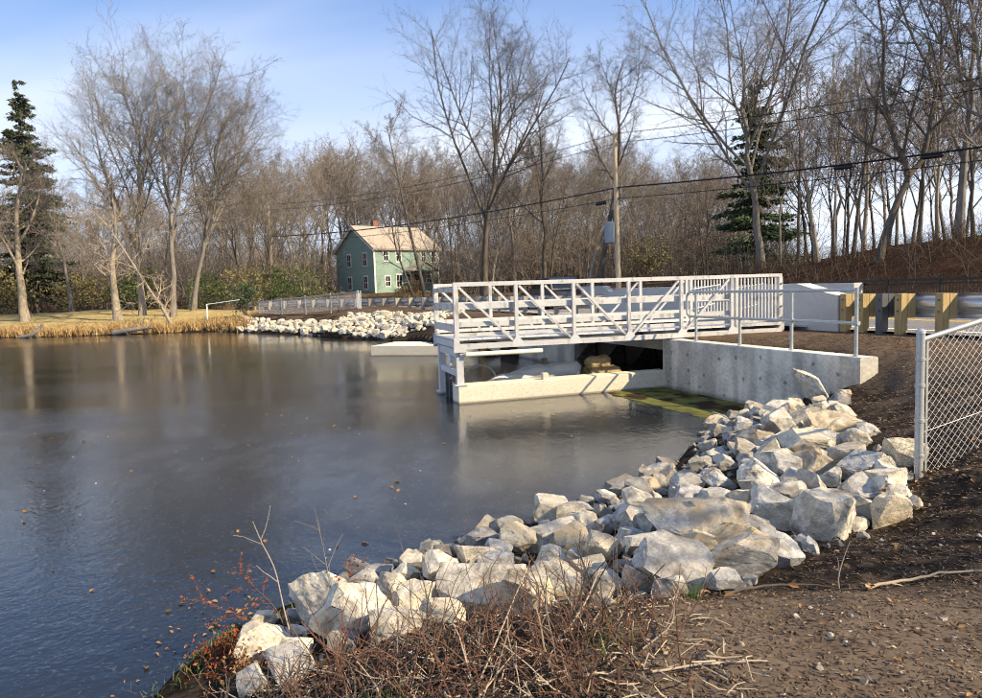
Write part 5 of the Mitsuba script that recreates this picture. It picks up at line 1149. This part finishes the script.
stick('pale slanting stick poking up from the brush', [(.26, 3.2, .02), (.4, 3.3, .13), (.5, 3.42, .28)], .006, seed=6)
stick('long pale cane leaning in the middle of the brush', [(-.1, 2.95, .02), (.03, 3.2, .18), (.16, 3.45, .32)], .005, seed=7)
stick('long brown twig bent over the mulch at the right of the brush', [(.62, 3.05, .02), (.78, 3.2, .05), (.84, 3.36, .10), (.88, 3.42, .16)], .005, 'twig_brown', seed=8)
p0 = (1.46, 2.75); solo('paper_scrap', 'small white scrap lying on the mulch at the bottom right', 'scrap', slivers(np.array([p0[0]]), np.array([p0[1]]), np.array([.035]), np.array([.013]), np.random.default_rng(3), .02, .5), 'line_white')
# green things
def tufts(c, sp): return lambda r, n: np.asarray(c) + r.normal(0, sp, (n, 2))
grass(31, 90, tufts((1.08, 3.97), .035), .06, .17, .002, 'small yellow-green grass tuft at the foot of the huge grey boulder', 'green_grass', 'grass_tuft')
grass(32, 90, tufts((.5, 3.15), .07), .05, .2, .0022, 'yellow-green grass blades among the right end of the brush', 'green_grass', 'grass_tuft')
grass(33, 70, tufts((-.55, 2.95), .07), .05, .16, .0022, 'yellow-green grass blades at the bottom edge below the brush', 'green_grass', 'grass_tuft')
grass(34, 240, tufts((2.02, 7.05), .16), .02, .06, .003, 'bright moss and grass on the wet stones at the water', 'green_grass', 'moss')
# a mat of algae in the shallow corner by the wall
def blob(poly, seed, z, cell=.07):
    P = sg.Polygon(poly); x0, y0, x1, y1 = P.bounds; gx, gy = np.arange(x0, x1, cell), np.arange(y0, y1, cell); X_, Y_ = np.meshgrid(gx, gy); pts = np.c_[X_.ravel(), Y_.ravel()]
    d = shapely.distance(shapely.points(pts), P.exterior) * np.where(shapely.contains(P, shapely.points(pts)), 1, -1); h = meshkit.fbm(np.c_[pts * 2.6, 0 * pts[:, 0]], 4, seed)
    v = np.c_[pts, z + .012 * np.clip(np.minimum(d * 3, 1) + (h - .5) * 1.6, -1, 1)]; n_ = len(gx); i, j = np.meshgrid(np.arange(len(gy) - 1), np.arange(n_ - 1), indexing='ij'); A = (i * n_ + j).ravel()
    f = np.vstack([np.stack([A, A + 1, A + n_ + 1], 1), np.stack([A, A + n_ + 1, A + n_], 1)]); f = f[(v[f][..., 2] > -.001).any(1)]
    return v, f
stuff('algae', 'green algae mat floating in the corner between the sill and the concrete wall', 'algae', blob([W(0.05, -.01)[:2], W(4.6, -.01)[:2], (3.9, 12.3), (3.4, 13.4), (3.0, 14.6), (2.55, 15.95)], 3, .002), 'algae_mat', True)
grass(35, 900, lambda r, n: np.array([-2.0, 4.75]) + r.normal(0, 1, (n, 2)) * [.20, .38], .02, .10, .004, 'green water weed in the shallows at the lower left', 'green_grass', 'water_weed')
# the white pipe gate and driftwood on the far shore
gk = thing('pipe_gate', 'white pipe barrier standing on the far lawn near the water', 'barrier'); a_, b_ = np.array([-20.7, 53.2]), np.array([-18.1, 52.6])
for p_ in (a_,): part('post', gk, tube([(*p_, g1(*p_) - .2), (*p_, g1(*p_) + 1.5)], .05, 8), 'white_trim', 40)
part('rail', gk, tube([(*a_, g1(*a_) + 1.48), (*b_, g1(*b_) + 1.48)], .03, 8), 'white_trim', 40)
def log(label, pts, r):
    pts = np.asarray(pts, float); k = thing('driftwood_log', label, 'log'); path = smooth_line(pts, 4); R_ = r * np.linspace(1, .5, len(path)); part('trunk', k, tubes(path[None], R_[None], 8, True), 'bark_grey', 60)
    a, Ra, _ = branch(np.random.default_rng(5), path[None], R_[None], np.array([3.0]), 6, .2, .95, 55, .5, 5, .2, .05, .6, .3, .4, .02); part('branches', k, tubes(a, Ra, 5), 'bark_grey')
log('dark driftwood log below the leaning dead tree at the far shore', [(-26.8, 51.6, .15), (-25.4, 51.4, .35), (-24.0, 51.5, .5)], .22)
log('broken grey stump and log at the left part of the far shore', [(-33.4, 51.4, .05), (-32.2, 51.2, .3), (-31.6, 51.3, .95)], .16)
